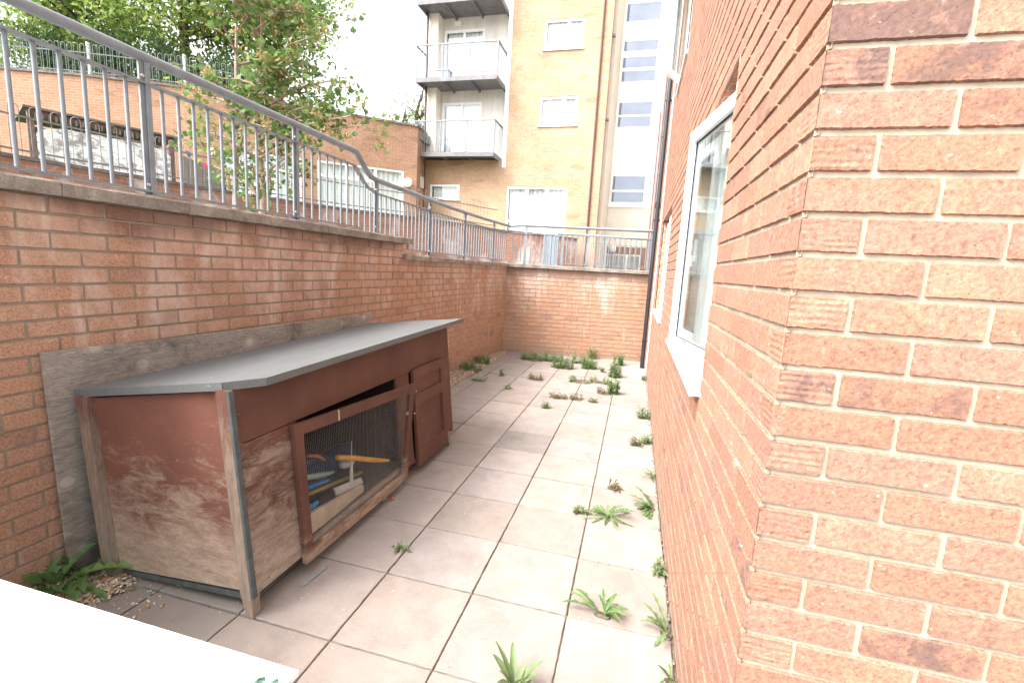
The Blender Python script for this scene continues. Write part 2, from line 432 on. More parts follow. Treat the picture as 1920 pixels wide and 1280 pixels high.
def brickwork(name, path, z0, z1, zbed, phase, holes, mats, res=None, parent=None, depth=0.007, top_fn=None):
    """real bricks standing proud of a mortar sheet, on a plan path. res(s,z)-> cell size"""
    V = []; F = []; BC = []; base = 0
    kmin = int(math.floor((z0 - zbed) / 0.075)) - 1; kmax = int(math.ceil((z1 - zbed) / 0.075)) + 1
    for k in range(kmin, kmax):
        za, zb = zbed + k * 0.075 + 0.0045, zbed + (k + 1) * 0.075 - 0.0045
        zt = z1
        za, zb = max(za, z0), min(zb, zt)
        if zb - za < 0.015: continue
        st = phase + (k % 2) * 0.1125 - 0.225 * 2
        i = 0
        n0 = int(math.floor((0 - st) / 0.225)) - 1
        while True:
            a = st + (n0 + i) * 0.225 + 0.0045 + nr.uniform(-.0012, .0012); e = st + (n0 + i + 1) * 0.225 - 0.0045 + nr.uniform(-.0012, .0012); i += 1
            if a > path.len: break
            a0, e0 = max(a, 0), min(e, path.len)
            if e0 - a0 < 0.02: continue
            segs = [(a0, e0)]
            zm = (za + zb) / 2
            for (h0, h1, hz0, hz1) in holes:
                if hz0 < zm < hz1:
                    ns = []
                    for (p_, q_) in segs:
                        if q_ <= h0 or p_ >= h1: ns.append((p_, q_))
                        else:
                            if p_ < h0 - 0.02: ns.append((p_, h0))
                            if q_ > h1 + 0.02: ns.append((h1, q_))
                    segs = ns
            for (p_, q_) in segs:
                if top_fn and top_fn(0.5 * (p_ + q_), zm): continue
                c = res((p_ + q_) / 2, zm) if res else 0.2
                L, H = q_ - p_, zb - za
                bv = 0.003
                nx = max(1, int(round((L - 2 * bv) / c))); nz = max(1, int(round((H - 2 * bv) / c)))
                xs = np.concatenate([[0], np.linspace(bv, L - bv, nx + 1), [L]])
                zs = np.concatenate([[0], np.linspace(bv, H - bv, nz + 1), [H]])
                X, Z = np.meshgrid(xs, zs)
                D = np.zeros_like(X) + nr.uniform(-0.0008, 0.0012)
                hi = c < 0.02
                hdr = 1.0 if L < 0.13 else 0.0
                if hi:
                    for (sc, am) in ((3, 0.0003), (8, 0.0001), (45, 0.0002)):
                        gx, gz = int(sc * L / 0.2) + 3, int(sc * H / 0.12) + 3
                        G = nr.normal(0, 1, (gz, gx))
                        ux = X / L * (gx - 1.001); uz = Z / H * (gz - 1.001)
                        ix, iz = ux.astype(int), uz.astype(int); fx, fz = ux - ix, uz - iz
                        fx = fx * fx * (3 - 2 * fx); fz = fz * fz * (3 - 2 * fz)
                        D += am * ((G[iz, ix] * (1 - fx) + G[iz, ix + 1] * fx) * (1 - fz) + (G[iz + 1, ix] * (1 - fx) + G[iz + 1, ix + 1] * fx) * fz)
                    if hdr:
                        D += 0.0005 * np.sin(Z * 2 * math.pi / 0.0125 + 1.0 * np.sin(X * 35 + k) + k) * (0.5 + 0.5 * np.sin(X * 23 + k * 2.1) ** 2)
                    D = np.minimum(D, 0.003)
                D[0, :] = D[-1, :] = -depth - .002; D[:, 0] = D[:, -1] = -depth - .002
                jx = nr.normal(0, 0.0005, X.shape); jz = nr.normal(0, 0.00055 if hi else 0.0004, X.shape)
                S_ = X + p_ + jx; Zw = Z + za + jz
                if p_ <= 0.001: S_[:, 0] = 0.0; S_[:, 1] = 0.0; D[1:-1, 0] = D[1:-1, 1]
                if q_ >= path.len - 0.001: S_[:, -1] = path.len; S_[:, -2] = path.len; D[1:-1, -1] = D[1:-1, -2]
                xx, yy = path.at(S_, D)
                V.append(np.stack([xx, yy, Zw], -1).reshape(-1, 3))
                nzv, nxv = X.shape
                idx = np.arange(nzv * nxv).reshape(nzv, nxv) + base
                q4 = np.stack([idx[:-1, :-1], idx[:-1, 1:], idx[1:, 1:], idx[1:, :-1]], -1).reshape(-1, 4)
                if path.side > 0: q4 = q4[:, ::-1]
                F.append(q4)
                r_, g_ = nr.uniform(), nr.uniform()
                BC.append(np.tile([[r_, g_, hdr]], (nzv * nxv, 1)))
                base += nzv * nxv
    nb = sum(len(f) for f in F)
    # mortar sheet with holes
    cs = sorted(set([0.0, path.len] + list(path.L) + [x for h in holes for x in h[:2]] + ([] if not top_fn else list(np.arange(0, path.len, 0.1)))))
    zs = sorted(set([z0, z1] + [x for h in holes for x in h[2:]] + ([] if not top_fn else list(np.arange(z0, z1, 0.1)))))
    cs = [x for x in cs if -1e-6 <= x <= path.len + 1e-6]; zs = [z for z in zs if z0 <= z <= z1]
    MV = []; MF = []
    for i in range(len(cs) - 1):
        for j in range(len(zs) - 1):
            sm, zm = (cs[i] + cs[i + 1]) / 2, (zs[j] + zs[j + 1]) / 2
            if any(h[0] < sm < h[1] and h[2] < zm < h[3] for h in holes): continue
            if top_fn and top_fn(sm, zm): continue
            q = []
            for (a, z) in ((cs[i], zs[j]), (cs[i + 1], zs[j]), (cs[i + 1], zs[j + 1]), (cs[i], zs[j + 1])):
                x, y = path.at(a, -depth); q.append((float(x), float(y), z))
            b0 = base + len(MV); MV += q
            MF.append([b0, b0 + 1, b0 + 2, b0 + 3] if path.side < 0 else [b0 + 3, b0 + 2, b0 + 1, b0])
    V.append(np.array(MV)); BC.append(np.zeros((len(MV), 3))); F.append(np.array(MF))
    V = np.concatenate(V); F = np.concatenate(F); BC = np.concatenate(BC)
    mi = np.concatenate([np.zeros(nb, int), np.ones(len(MF), int)])
    return mesh_np(name, V, F, mats, mi, BC, False, parent)

def extrude_path(mb, path, o0, o1, z0, z1, s0=0.0, s1=None, step=0.0, zfn=None, uv=False):
    """solid band along a path between offsets o0<o1"""
    s1 = path.len if s1 is None else s1
    ss = sorted(set([s0, s1] + [t for t in path.L if s0 < t < s1] + (list(np.arange(s0, s1, step)) if step else [])))
    for a, b in zip(ss[:-1], ss[1:]):
        def P(t, o, z): x, y = path.at(t, o); return (float(x), float(y), z)
        za1, zb1 = (zfn(a), zfn(b)) if zfn else (z1, z1)
        vs = [P(a, o0, z0), P(b, o0, z0), P(b, o1, z0), P(a, o1, z0), P(a, o0, za1), P(b, o0, zb1), P(b, o1, zb1), P(a, o1, za1)]
        fs = [(4, 5, 6, 7), (3, 2, 1, 0), (2, 3, 7, 6), (0, 1, 5, 4)]
        uvs = [[(a, 0), (b, 0), (b, .3), (a, .3)], [(a, 0), (b, 0), (b, .3), (a, .3)], [(b, z0), (a, z0), (a, za1), (b, zb1)], [(a, z0), (b, z0), (b, zb1), (a, za1)]]
        if a == ss[0]: fs.append((0, 4, 7, 3)); uvs.append([(0, z0), (0, za1), (.2, za1), (.2, z0)])
        if b == ss[-1]: fs.append((1, 2, 6, 5)); uvs.append([(0, z0), (.2, z0), (.2, zb1), (0, zb1)])
        mb.add(vs, fs, uvs)

# ------------------------------------------------------------------ materials
PAL_R = [(0.28, 0.148, 0.10), (0.32, 0.17, 0.115), (0.325, 0.192, 0.13), (0.34, 0.21, 0.143), (0.29, 0.152, 0.11), (0.315, 0.18, 0.133)]
PAL_L = [(0.36, 0.20, 0.13), (0.41, 0.235, 0.15), (0.38, 0.215, 0.14), (0.395, 0.25, 0.16), (0.40, 0.225, 0.155), (0.28, 0.165, 0.115)]
M = {}
M['brick_near'] = brick_mat('brick_buff_near', PAL_R, fine=1.0, burnt=0.2)
M['brick_right'] = brick_mat('brick_buff_side', PAL_R, fine=0.7, burnt=0.08, dirt_low=0.35)
M['brick_left'] = brick_mat('brick_retaining', PAL_L, efflo=0.85, stain_z=1.70, fine=0.5, burnt=0.04, dirt_low=0.4)
M['brick_back'] = brick_mat('brick_retaining_back', PAL_L, efflo=1.0, stain_z=1.46, fine=0.5, burnt=0.04, dirt_low=0.5)
M['mortar_r'] = mortar_mat('mortar_sand', (0.43, 0.37, 0.29))
M['mortar_l'] = mortar_mat('mortar_grey', (0.30, 0.25, 0.19))
M['fb_yellow'] = far_brick('brickwork_buff', (0.42, 0.255, 0.16), (0.46, 0.30, 0.195), (0.45, 0.35, 0.27))
M['fb_red'] = far_brick('brickwork_red', (0.35, 0.185, 0.12), (0.40, 0.23, 0.15), (0.40, 0.31, 0.24))
M['fb_reveal'] = far_brick('brickwork_reveal', (0.44, 0.2, 0.12), (0.5, 0.26, 0.15), (0.55, 0.46, 0.36))
M['fb_worn'] = far_brick('brickwork_limed', (0.30, 0.15, 0.10), (0.36, 0.19, 0.13), (0.38, 0.31, 0.26), stain=0.9)
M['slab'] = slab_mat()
M['soil'] = simple('joint_soil', (0.2, 0.165, 0.125), 0.95, 0.5, 30, bump=0.5)
M['galv'] = simple('galvanised_steel', (0.20, 0.225, 0.248), 0.5, 0.14, 14, 0.5, 0.15, 0.1, 90)
M['fence_paint'] = simple('grey_green_fence_paint', (0.15, 0.18, 0.17), 0.6, 0.15, 14)
M['fence_brown'] = simple('grey_brown_fence_paint', (0.2, 0.18, 0.175), 0.6, 0.15, 14)
M['bolt'] = simple('bolt_zinc', (0.6, 0.58, 0.55), 0.35, 0.1, 20, 0.5, 0.8)
M['upvc'] = simple('white_upvc', (0.86, 0.87, 0.88), 0.35, 0.02, 3, 0.5)
M['gasket'] = simple('rubber_gasket', (0.03, 0.035, 0.04), 0.7, 0.1)
M['black_pipe'] = simple('black_plastic_pipe', (0.025, 0.025, 0.03), 0.35, 0.2, 6, 0.5)
M['brown_pipe'] = simple('brown_plastic_pipe', (0.11, 0.06, 0.05), 0.4, 0.2, 6, 0.4)
M['grey_pipe'] = simple('grey_brown_pipe', (0.25, 0.2, 0.19), 0.4, 0.2, 6, 0.4)
M['white_render'] = simple('white_render', (0.88, 0.87, 0.85), 0.8, 0.04, 2)
M['beige'] = simple('beige_render', (0.62, 0.55, 0.46), 0.85, 0.07, 2)
M['cream'] = simple('cream_render', (0.82, 0.76, 0.66), 0.85, 0.04, 1.5)
M['dark_steel'] = simple('grey_balcony_steel', (0.17, 0.16, 0.17), 0.5, 0.2, 5)
M['glass'] = glass_mat('window_glass', (0.88, 0.93, 0.92), 1.0, 2.0)
M['glass_far'] = glass_mat('far_window_glass', (0.97, 0.99, 0.99), 1.0, 1.1)
M['glass_blue'] = simple('blue_grey_glazing', (0.22, 0.25, 0.32), 0.03, 0.15, 1.0, 0.9, 0.35)
M['blind'] = simple('pale_vertical_blind', (0.86, 0.89, 0.89), 0.8, 0.04, 3)
M['bollard_glass'] = simple('opal_lamp_glass', (0.9, 0.86, 0.74), 0.3, 0.02, 3, 0.5)
M['interior'] = simple('interior_plaster', (0.75, 0.74, 0.71), 0.9, 0.05, 2)
def tarp_mat():
    b = NB('white_tarpaulin', 0.55, 0.3); v = b.coord(scale=(1, 1, 1.6))
    c = b.ramp(b.noise(v, 3.4, 5, 0.7, 1.2), [(0.5, (0.85, 0.87, 0.9)), (0.55, (0.5, 0.5, 0.51)), (0.62, (0.34, 0.31, 0.3))])
    b.bump(b.noise(v, 6, 4), 0.5, 0.02); return b.color(c)
M['tarp'] = tarp_mat()
M['dark_wood'] = simple('dark_brown_timber', (0.19, 0.14, 0.125), 0.8, 0.35, 12)
M['grey_wood'] = wood_worn('grey_timber', (0.2, 0.19, 0.18), (0.3, 0.28, 0.26), 0.5)
M['grass'] = simple('lawn', (0.07, 0.11, 0.03), 0.9, 0.4, 6)
M['ground'] = simple('earth', (0.25, 0.23, 0.2), 0.95, 0.2, 1.5)
M['tarmac'] = simple('path_tarmac', (0.22, 0.21, 0.2), 0.95, 0.2, 9)
M['bark'] = simple('maple_bark', (0.34, 0.26, 0.2), 0.9, 0.3, 18, bump=0.5, bscale=40)
M['dark_bark'] = simple('dark_bark', (0.11, 0.08, 0.06), 0.9, 0.3, 18, bump=0.5, bscale=20)
M['leaf_maple'] = leaf_mat('maple_leaves', [(0.07, 0.13, 0.035), (0.11, 0.19, 0.055), (0.145, 0.24, 0.07), (0.19, 0.27, 0.08), (0.24, 0.24, 0.09)], 0.5)
M['samara'] = leaf_mat('maple_keys', [(0.4, 0.24, 0.11), (0.5, 0.32, 0.16)], 0.4)
M['leaf_bright'] = leaf_mat('bright_foliage', [(0.12, 0.19, 0.04), (0.19, 0.28, 0.06), (0.25, 0.34, 0.08), (0.28, 0.31, 0.1)], 0.5)
M['leaf_dark'] = leaf_mat('dark_foliage', [(0.035, 0.065, 0.025), (0.05, 0.09, 0.03), (0.08, 0.13, 0.04)])
M['weed'] = leaf_mat('weed_leaf', [(0.10, 0.18, 0.055), (0.145, 0.245, 0.08), (0.19, 0.3, 0.1)], 0.4)
M['weed_pale'] = leaf_mat('pale_weed_leaf', [(0.12, 0.17, 0.07), (0.17, 0.23, 0.1), (0.22, 0.27, 0.13)], 0.25)
M['weed_dry'] = leaf_mat('dry_weed_leaf', [(0.2, 0.15, 0.08), (0.16, 0.14, 0.07), (0.13, 0.15, 0.06)], 0.2)
PAINT = (0.105, 0.046, 0.032); BARE = (0.27, 0.215, 0.17)
M['hutch_front'] = wood_worn('hutch_red_paint', PAINT, BARE, 0.36, (1, 1, 9))
M['hutch_side'] = wood_worn('hutch_worn_side', (0.15, 0.062, 0.043), (0.36, 0.275, 0.21), 0.49, (2.0, 2.0, 6.5), zlow=0.42)
M['hutch_stile'] = wood_worn('hutch_worn_stile', PAINT, (0.31, 0.25, 0.2), 0.47, (1, 1.7, 7), zlow=0.55, seed=3)
M['hutch_post'] = wood_worn('hutch_post', (0.13, 0.055, 0.04), (0.25, 0.195, 0.15), 0.5, (5, 5, 0.8), zlow=0.7, seed=5)
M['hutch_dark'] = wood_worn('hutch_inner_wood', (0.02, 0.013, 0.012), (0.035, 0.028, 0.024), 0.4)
M['door_frame'] = wood_worn('hutch_door_wood', PAINT, (0.4, 0.3, 0.22), 0.42, (1, 1, 9), zlow=0.28, seed=8)
M['floor_wood'] = wood_worn('hutch_floor', (0.07, 0.055, 0.045), (0.11, 0.09, 0.075), 0.5, (10, 1, 1))
M['green_edge'] = simple('green_grey_paint', (0.07, 0.08, 0.08), 0.7, 0.25, 20)
M['ply'] = knotty('weathered_plywood', (0.29, 0.25, 0.215))
M['wire'] = simple('galvanised_wire', (0.36, 0.35, 0.335), 0.4, 0.1, 20, 0.5, 0.6)
def felt():
    b = NB('mineral_roof_felt', 0.85, 0.3); v = b.coord()
    c = b.ramp(b.noise(v, 420, 3, 0.8), [(0.35, (0.055, 0.06, 0.06)), (0.6, (0.165, 0.17, 0.165))])
    st = b.noise(b.coord(scale=(7, 0.5, 1)), 2.2, 5, 0.6)
    c = b.mix(b.ramp(st, [(0.45, 0.0), (0.7, 0.6)]), c, (0.15, 0.14, 0.145))
    c = b.mix(b.ramp(b.noise(v, 30, 3, 0.6), [(0.72, 0.0), (0.8, 0.7)]), c, (0.55, 0.55, 0.5))
    b.bump(b.noise(v, 420, 3, 0.8), 0.6, 0.002); return b.color(c)
M['felt'] = felt()
def coping_mat():
    b = NB('weathered_coping', 0.92, 0.15); v = b.coord()
    c = b.ramp(b.noise(v, 7, 7, 0.7, 0.4), [(0.28, (0.13, 0.11, 0.095)), (0.5, (0.25, 0.22, 0.19)), (0.72, (0.40, 0.36, 0.30))])
    c = b.mix(1.0, c, b.ramp(b.noise(v, 130, 4, 0.8), [(0.3, 0.65), (0.65, 1.15)]), 'MULTIPLY')
    c = b.mix(b.ramp(b.noise(v, 21, 3, 0.6), [(0.66, 0.0), (0.76, 0.6)]), c, (0.42, 0.36, 0.12))
    b.bump(b.noise(v, 90, 7, 0.8), 0.7, 0.006); return b.color(c)
M['coping'] = coping_mat()
M['coping_dark'] = simple('dark_coping', (0.16, 0.13, 0.12), 0.9, 0.35, 9)
def conc_panel():
    b = NB('streaked_concrete', 0.9, 0.2); v = b.coord(scale=(1, 1, 0.18))
    c = b.ramp(b.noise(v, 2.6, 7, 0.7, 0.3), [(0.3, (0.48, 0.45, 0.40)), (0.5, (0.68, 0.65, 0.60)), (0.7, (0.8, 0.78, 0.74))])
    return b.color(c)
M['concrete'] = conc_panel()
def white_top():
    b = NB('white_painted_board', 0.5, 0.4); v = b.coord()
    c = b.ramp(b.noise(v, 3, 5, 0.6), [(0.3, (0.66, 0.73, 0.71)), (0.7, (0.8, 0.83, 0.82))])
    c = b.mix(b.ramp(b.noise(b.coord(scale=(1, 4, 1)), 24, 2, 0.5), [(0.72, 0.0), (0.73, 0.9)]), c, (0.35, 0.33, 0.3))
    b.bump(b.noise(v, 12, 4), 0.08, 0.004); return b.color(c)
M['white_top'] = white_top()
M['mint'] = wood_worn('mint_green_paint', (0.4, 0.6, 0.5), (0.3, 0.22, 0.17), 0.28, (1, 1, 6))
def gravel_mat():
    b = NB('gravel_stones', 0.7, 0.3); a = b.attr('bc'); sx = b.n.new('ShaderNodeSeparateColor'); b.l.new(a.outputs['Color'], sx.inputs[0])
    return b.color(b.ramp(sx.outputs[0], [(0, (0.28, 0.15, 0.07)), (0.2, (0.45, 0.28, 0.14)), (0.4, (0.5, 0.42, 0.32)), (0.55, (0.25, 0.19, 0.15)), (0.8, (0.7, 0.63, 0.53)), (1, (0.42, 0.2, 0.1))]))
M['gravel'] = gravel_mat()
M['pinkish'] = simple('faded_red_cloth', (0.6, 0.35, 0.33), 0.8)
M['root_soil'] = simple('root_soil', (0.11, 0.085, 0.06), 0.95, 0.5, 40)
for nm, col in dict(yellow=(0.5, 0.25, 0.025), blue=(0.02, 0.14, 0.36), navy=(0.015, 0.035, 0.09), pale=(0.42, 0.41, 0.38), orange=(0.3, 0.10, 0.03), mintp=(0.2, 0.3, 0.26), olive=(0.22, 0.17, 0.04), tan=(0.42, 0.34, 0.25), terracotta=(0.4, 0.1, 0.05), pink=(0.7, 0.05, 0.2), lime=(0.5, 0.6, 0.1)).items():
    M[nm] = simple('plastic_' + nm, col, 0.5, 0.15, 12)

# ------------------------------------------------------------------ SETTING: ground
g = MB(); g.box(-600, 600, -600, 900, -0.5, -0.06); g.build('ground', M['ground'], kind='structure')
def prism(mb, pts, z0, z1):
    n = len(pts); vs = [(x, y, z0) for x, y in pts] + [(x, y, z1) for x, y in pts]
    fs = [tuple(range(n))[::-1], tuple(range(n, 2 * n))] + [(i, (i + 1) % n, n + (i + 1) % n, n + i) for i in range(n)]
    mb.add(vs, fs)

# wall plans
RW = Path([(0.463, -0.8745), (0.425, 7.0), (0.418, 9.0)], side=1)
NF = Path([(0.463, -0.8745), (3.6, -0.8745)], side=-1)
LW_pts = [(-2.27, -3.4), (-2.27, 2.9)] + smooth_path([(-2.27, 2.9), (-2.28, 4.0), (-2.235, 5.2), (-2.13, 6.37)], 4)[1:]
LW = Path(LW_pts, side=-1)
BW = Path([(-2.13, 6.37), (0.43, 6.742)], side=-1)

t = MB(); prism(t, [(-2.6, -30), (-2.6, 6.72), (0.42, 7.16), (0.42, 16.9), (-40, 16.9), (-40, -30)], -0.05, 1.40)
t.build('path', M['tarmac'], kind='structure')

# paving: real slabs with sunken joints
V = []; F = []; BC = []; base = 0
for i in range(-5, 2):
    for j in range(-6, 15):
        x0, x1, y0, y1 = i * .45, (i + 1) * .45, j * .45, (j + 1) * .45
        if i == -5: x0 = -1.98 + nr.uniform(-.03, .03)
        if i == -5 and j in (-1, -2, -3): x0 = -1.93 + .02 * j
        if i == 1: x0, x1 = 0.45, 0.45
        if i == 1: continue
        if i == -5: pass
        back = 6.46 + (x0 + 1.9) * 0.146
        if y0 > back - 0.1: continue
        y1 = min(y1, back)
        gp = 0.0022
        dz = nr.uniform(-.002, .002); tx, ty = nr.normal(0, .003), nr.normal(0, .003)
        n = 12; L, W = x1 - x0 - 2 * gp, y1 - y0 - 2 * gp
        if L < 0.08: continue
        ux = np.concatenate([[0, .0022, .006], np.linspace(.03, L - .03, n), [L - .006, L - .0022, L]])
        uy = np.concatenate([[0, .0022, .006], np.linspace(.03, W - .03, n), [W - .006, W - .0022, W]])
        X, Y = np.meshgrid(ux, uy)
        ed = np.minimum(np.minimum(X, L - X), np.minimum(Y, W - Y))
        Z = dz + tx * (X - L / 2) + ty * (Y - W / 2) + nr.normal(0, .0003, X.shape)
        Z = np.where(ed < 0.001, -0.02, np.where(ed < 0.004, Z - 0.002, Z))
        jit = nr.normal(0, .0009, X.shape) * (ed < 0.004)
        xx = x0 + gp + X + jit; yy = y0 + gp + Y + nr.normal(0, .0012, X.shape) * (ed < 0.004)
        if i == -5 and j == -2:   # rounded worn corner by the gravel
            cut = np.clip((0.16 - X) / 0.16, 0, 1) ** 2 * 0.0
            xx = xx + np.clip((Y - W + .2) / .2, 0, 1) ** 2 * 0.12 * (X < L * .5) * (1 - X / (L * .5))
        V.append(np.stack([xx, yy, Z], -1).reshape(-1, 3))
        m_ = X.shape[1]; idx = np.arange(X.size).reshape(X.shape) + base
        F.append(np.stack([idx[:-1, :-1], idx[:-1, 1:], idx[1:, 1:], idx[1:, :-1]], -1).reshape(-1, 4))
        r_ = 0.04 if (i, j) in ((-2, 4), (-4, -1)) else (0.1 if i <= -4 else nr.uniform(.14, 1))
        e_ = np.clip(ed / 0.05, 0, 1)
        BC.append(np.stack([np.full(X.size, r_), e_.ravel(), np.zeros(X.size)], 1)); base += X.size
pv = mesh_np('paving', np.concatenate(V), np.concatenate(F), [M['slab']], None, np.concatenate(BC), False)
tag(pv, kind='structure')
t = MB(); t.box(-2.6, 0.7, -6, 7.0, -0.055, -0.014); t.build('joint_soil', M['soil'], kind='structure')

# gravel along the foot of the left wall
def pebbles(name, n, posfn, size, mat):
    V = []; F = []; BC = []; b0 = 0
    ico = np.array([(0, 0, 1), (.9, 0, .3), (.28, .85, .3), (-.72, .53, .3), (-.72, -.53, .3), (.28, -.85, .3), (.6, .5, -.4), (-.3, .8, -.4), (-.9, 0, -.4), (-.3, -.8, -.4), (.6, -.5, -.4)], float)
    fc = np.array([(0, 1, 2), (0, 2, 3), (0, 3, 4), (0, 4, 5), (0, 5, 1), (1, 6, 2), (2, 6, 7), (2, 7, 3), (3, 7, 8), (3, 8, 4), (4, 8, 9), (4, 9, 5), (5, 9, 10), (5, 10, 1), (1, 10, 6)])
    for _ in range(n):
        x, y, z = posfn(); s = size * nr.uniform(.5, 1.35)
        a = nr.uniform(0, 6.28); sc = np.array([nr.uniform(.8, 1.3), nr.uniform(.6, 1.0), nr.uniform(.45, .8)]) * s
        P = ico * (1 + nr.normal(0, .08, (11, 1))) * sc
        c_, s_ = math.cos(a), math.sin(a)
        P = np.stack([P[:, 0] * c_ - P[:, 1] * s_ + x, P[:, 0] * s_ + P[:, 1] * c_ + y, P[:, 2] + z], 1)
        V.append(P); F.append(fc + b0); b0 += 11; BC.append(np.tile([[nr.uniform(), 0, 0]], (11, 1)))
    return mesh_np(name, np.concatenate(V), np.concatenate(F), [mat], None, np.concatenate(BC), True)
def gp():
    if nr.uniform() < .62: x, y = nr.uniform(-2.26, -1.93 - .05 * nr.uniform()), nr.uniform(-1.0, .05)
    else: x, y = nr.uniform(-2.26, -1.98), nr.uniform(.2, 6.3)
    if nr.uniform() < .035: x += abs(nr.normal(0, .12)) + .15
    return x, y, nr.uniform(-.008, .006) + max(0, (-2.1 - x)) * .12 + (0.012 if x < -1.99 else 0)
gv = pebbles('gravel', 15000, gp, 0.0075, M['gravel']); tag(gv, 'pale orange and cream gravel along the foot of the left brick wall', 'gravel', kind='stuff')
t = MB(); t.box(-2.262, -1.985, -4, 6.35, -0.02, -0.002); t.build('gravel_bed', M['soil'], kind='structure')

# ------------------------------------------------------------------ RIGHT BUILDING (near)
bld = empty('apartment_building', (0.9, 2, 0), 'near block of flats on the right, salmon brick corner with white framed windows', 'building')
s_of = lambda y: (y + 0.8745)
holes = [(s_of(0.09), s_of(1.72), 1.075, 2.35), (s_of(3.2), s_of(4.95), 1.075, 2.28), (s_of(3.35), s_of(4.55), 3.76, 4.96), (s_of(0.09), s_of(1.72), 3.76, 4.96), (s_of(5.5), s_of(5.98), -0.1, 8.1)]
def res_r(s, z):
    if z > 3.4: return 0.2
    return 0.007 if s < 0.5 else (0.012 if s < 1.2 else 0.2)
def res_n(s, z): return 0.0055 if (s < 1.3 and z < 3.0) else 0.2
brickwork('side_wall', RW, -0.05, 8.0, 0.010, 0.1075 + 0.225, holes, [M['brick_right'], M['mortar_r']], res_r, bld)
brickwork('front_wall', NF, -0.05, 8.0, 0.010, 0.22 + 0.225, [], [M['brick_near'], M['mortar_r']], res_n, bld)
t = MB(); t.box(0.44, 3.6, -.86, 9.0, 8.0, 8.15); t.box(3.5, 3.6, -.86, 9.0, -.05, 8.0); t.box(.55, 3.5, 8.9, 9.0, -.05, 8.0); t.build('roof', M['dark_steel'], bld)
t = MB(); t.box(RW.at(6.39, 0)[0] - .0, 0.52, 5.5 - .002, 5.98, -.05, 8.0)
t.build('render_panel', M['white_render'], bld)

def reveal(mb, y0, y1, z0, z1, x=0.455, d=0.11):
    for (a, b) in (((x, y0, z0), (x, y0, z1)), ((x, y1, z0), (x, y1, z1))):
        mb.quad((a[0], a[1], z0), (a[0] + d, a[1], z0), (a[0] + d, a[1], z1), (a[0], a[1], z1), [(0, z0), (d, z0), (d, z1), (0, z1)])
    mb.quad((x, y0, z1), (x + d, y0, z1), (x + d, y1, z1), (x, y1, z1), [(0, y0), (0.03, y0), (0.03, y1), (0, y1)])
for (a, b, c, d) in holes[:4]:
    rv = MB(); reveal(rv, a - .8745, b - .8745, c, d); rv.build('reveal', M['fb_reveal'], bld)

def sash(parent, p0, p1, z0, z1, fw=0.062, th=0.055, name='casement', handle=False, inner_bead=True, bars=()):
    """a framed glazed panel between plan points p0, p1"""
    p0, p1 = Vector((*p0, 0)), Vector((*p1, 0)); d = (p1 - p0).normalized(); n = Vector((-d.y, d.x, 0)); L = (p1 - p0).length
    def P(s, off, z): q = p0 + d * s + n * off; return (q.x, q.y, z)
    def bar(mb, s0, s1, o0, o1, za, zb):
        mb.hexa([P(s0, o0, za), P(s1, o0, za), P(s1, o1, za), P(s0, o1, za)], [P(s0, o0, zb), P(s1, o0, zb), P(s1, o1, zb), P(s0, o1, zb)])
    m = MB()
    for (a, b, za, zb) in ((0, fw, z0, z1), (L - fw, L, z0, z1), (fw, L - fw, z0, z0 + fw), (fw, L - fw, z1 - fw, z1)):
        bar(m, a, b, -th / 2, th / 2, za, zb)
    for zz in bars: bar(m, fw, L - fw, -th / 2 + .002, th / 2 - .002, zz - .02, zz + .02)
    fr = m.build(name, M['upvc'], parent, bevel=0.004)
    gk = MB(); e = 0.004
    for (a, b, za, zb) in ((fw, fw + e, z0 + fw, z1 - fw), (L - fw - e, L - fw, z0 + fw, z1 - fw), (fw + e, L - fw - e, z0 + fw, z0 + fw + e), (fw + e, L - fw - e, z1 - fw - e, z1 - fw)):
        bar(gk, a, b, -.007, .007, za, zb)
    gk.build('gasket', M['gasket'], fr)
    pn = MB(); bar(pn, fw + e, L - fw - e, -.003, .003, z0 + fw + e, z1 - fw - e); pn.build('pane', M['glass'], fr)
    if handle:
        h = MB(); q = L - fw * .5
        zc = (z0 + z1) / 2 - .1
        h.beam(P(q, -th / 2 - .012, zc - .03), P(q, -th / 2 - .012, zc + .03), .022, .022); h.beam(P(q, -th / 2 - .03, zc), P(q - .0, -th / 2 - .03, zc + .12), .018, .014)
        h.build('handle', M['upvc'], fr, bevel=.003)
    return fr

def side_window(y0, y1, z0, z1, casements, sill=True, name_label=None):
    f = MB(); x0, x1 = 0.545, 0.60; fw = .05
    for (a, b, c, d) in ((y0, y0 + fw, z0, z1), (y1 - fw, y1, z0, z1), (y0 + fw, y1 - fw, z0, z0 + fw), (y0 + fw, y1 - fw, z1 - fw, z1)):
        f.box(x0, x1, a, b, c, d)
    ym = (y0 + y1) / 2
    f.box(x0 + .002, x1 - .002, ym - .03, ym + .03, z0 + fw, z1 - fw)
    fr = f.build('window', M['upvc'], bld, bevel=.004)
    s = MB()
    s.hexa([(0.425, y0 + .014, z0 - .03), (0.60, y0 + .014, z0 - .03), (0.60, y1 + .04, z0 - .03), (0.425, y1 + .04, z0 - .03)],
           [(0.425, y0 + .014, z0 - .002), (0.60, y0 + .014, z0 + .022), (0.60, y1 + .04, z0 + .022), (0.425, y1 + .04, z0 - .002)])
    s.hexa([(0.418, y0 + .012, z0 - .032), (0.432, y0 + .012, z0 - .032), (0.432, y1 + .042, z0 - .032), (0.418, y1 + .042, z0 - .032)],
           [(0.418, y0 + .012, z0), (0.432, y0 + .012, z0), (0.432, y1 + .042, z0), (0.418, y1 + .042, z0)])
    s.build('sill', M['upvc'], fr, bevel=.003)
    for c in casements: sash(fr, *c[:4], handle=c[4])
    return fr
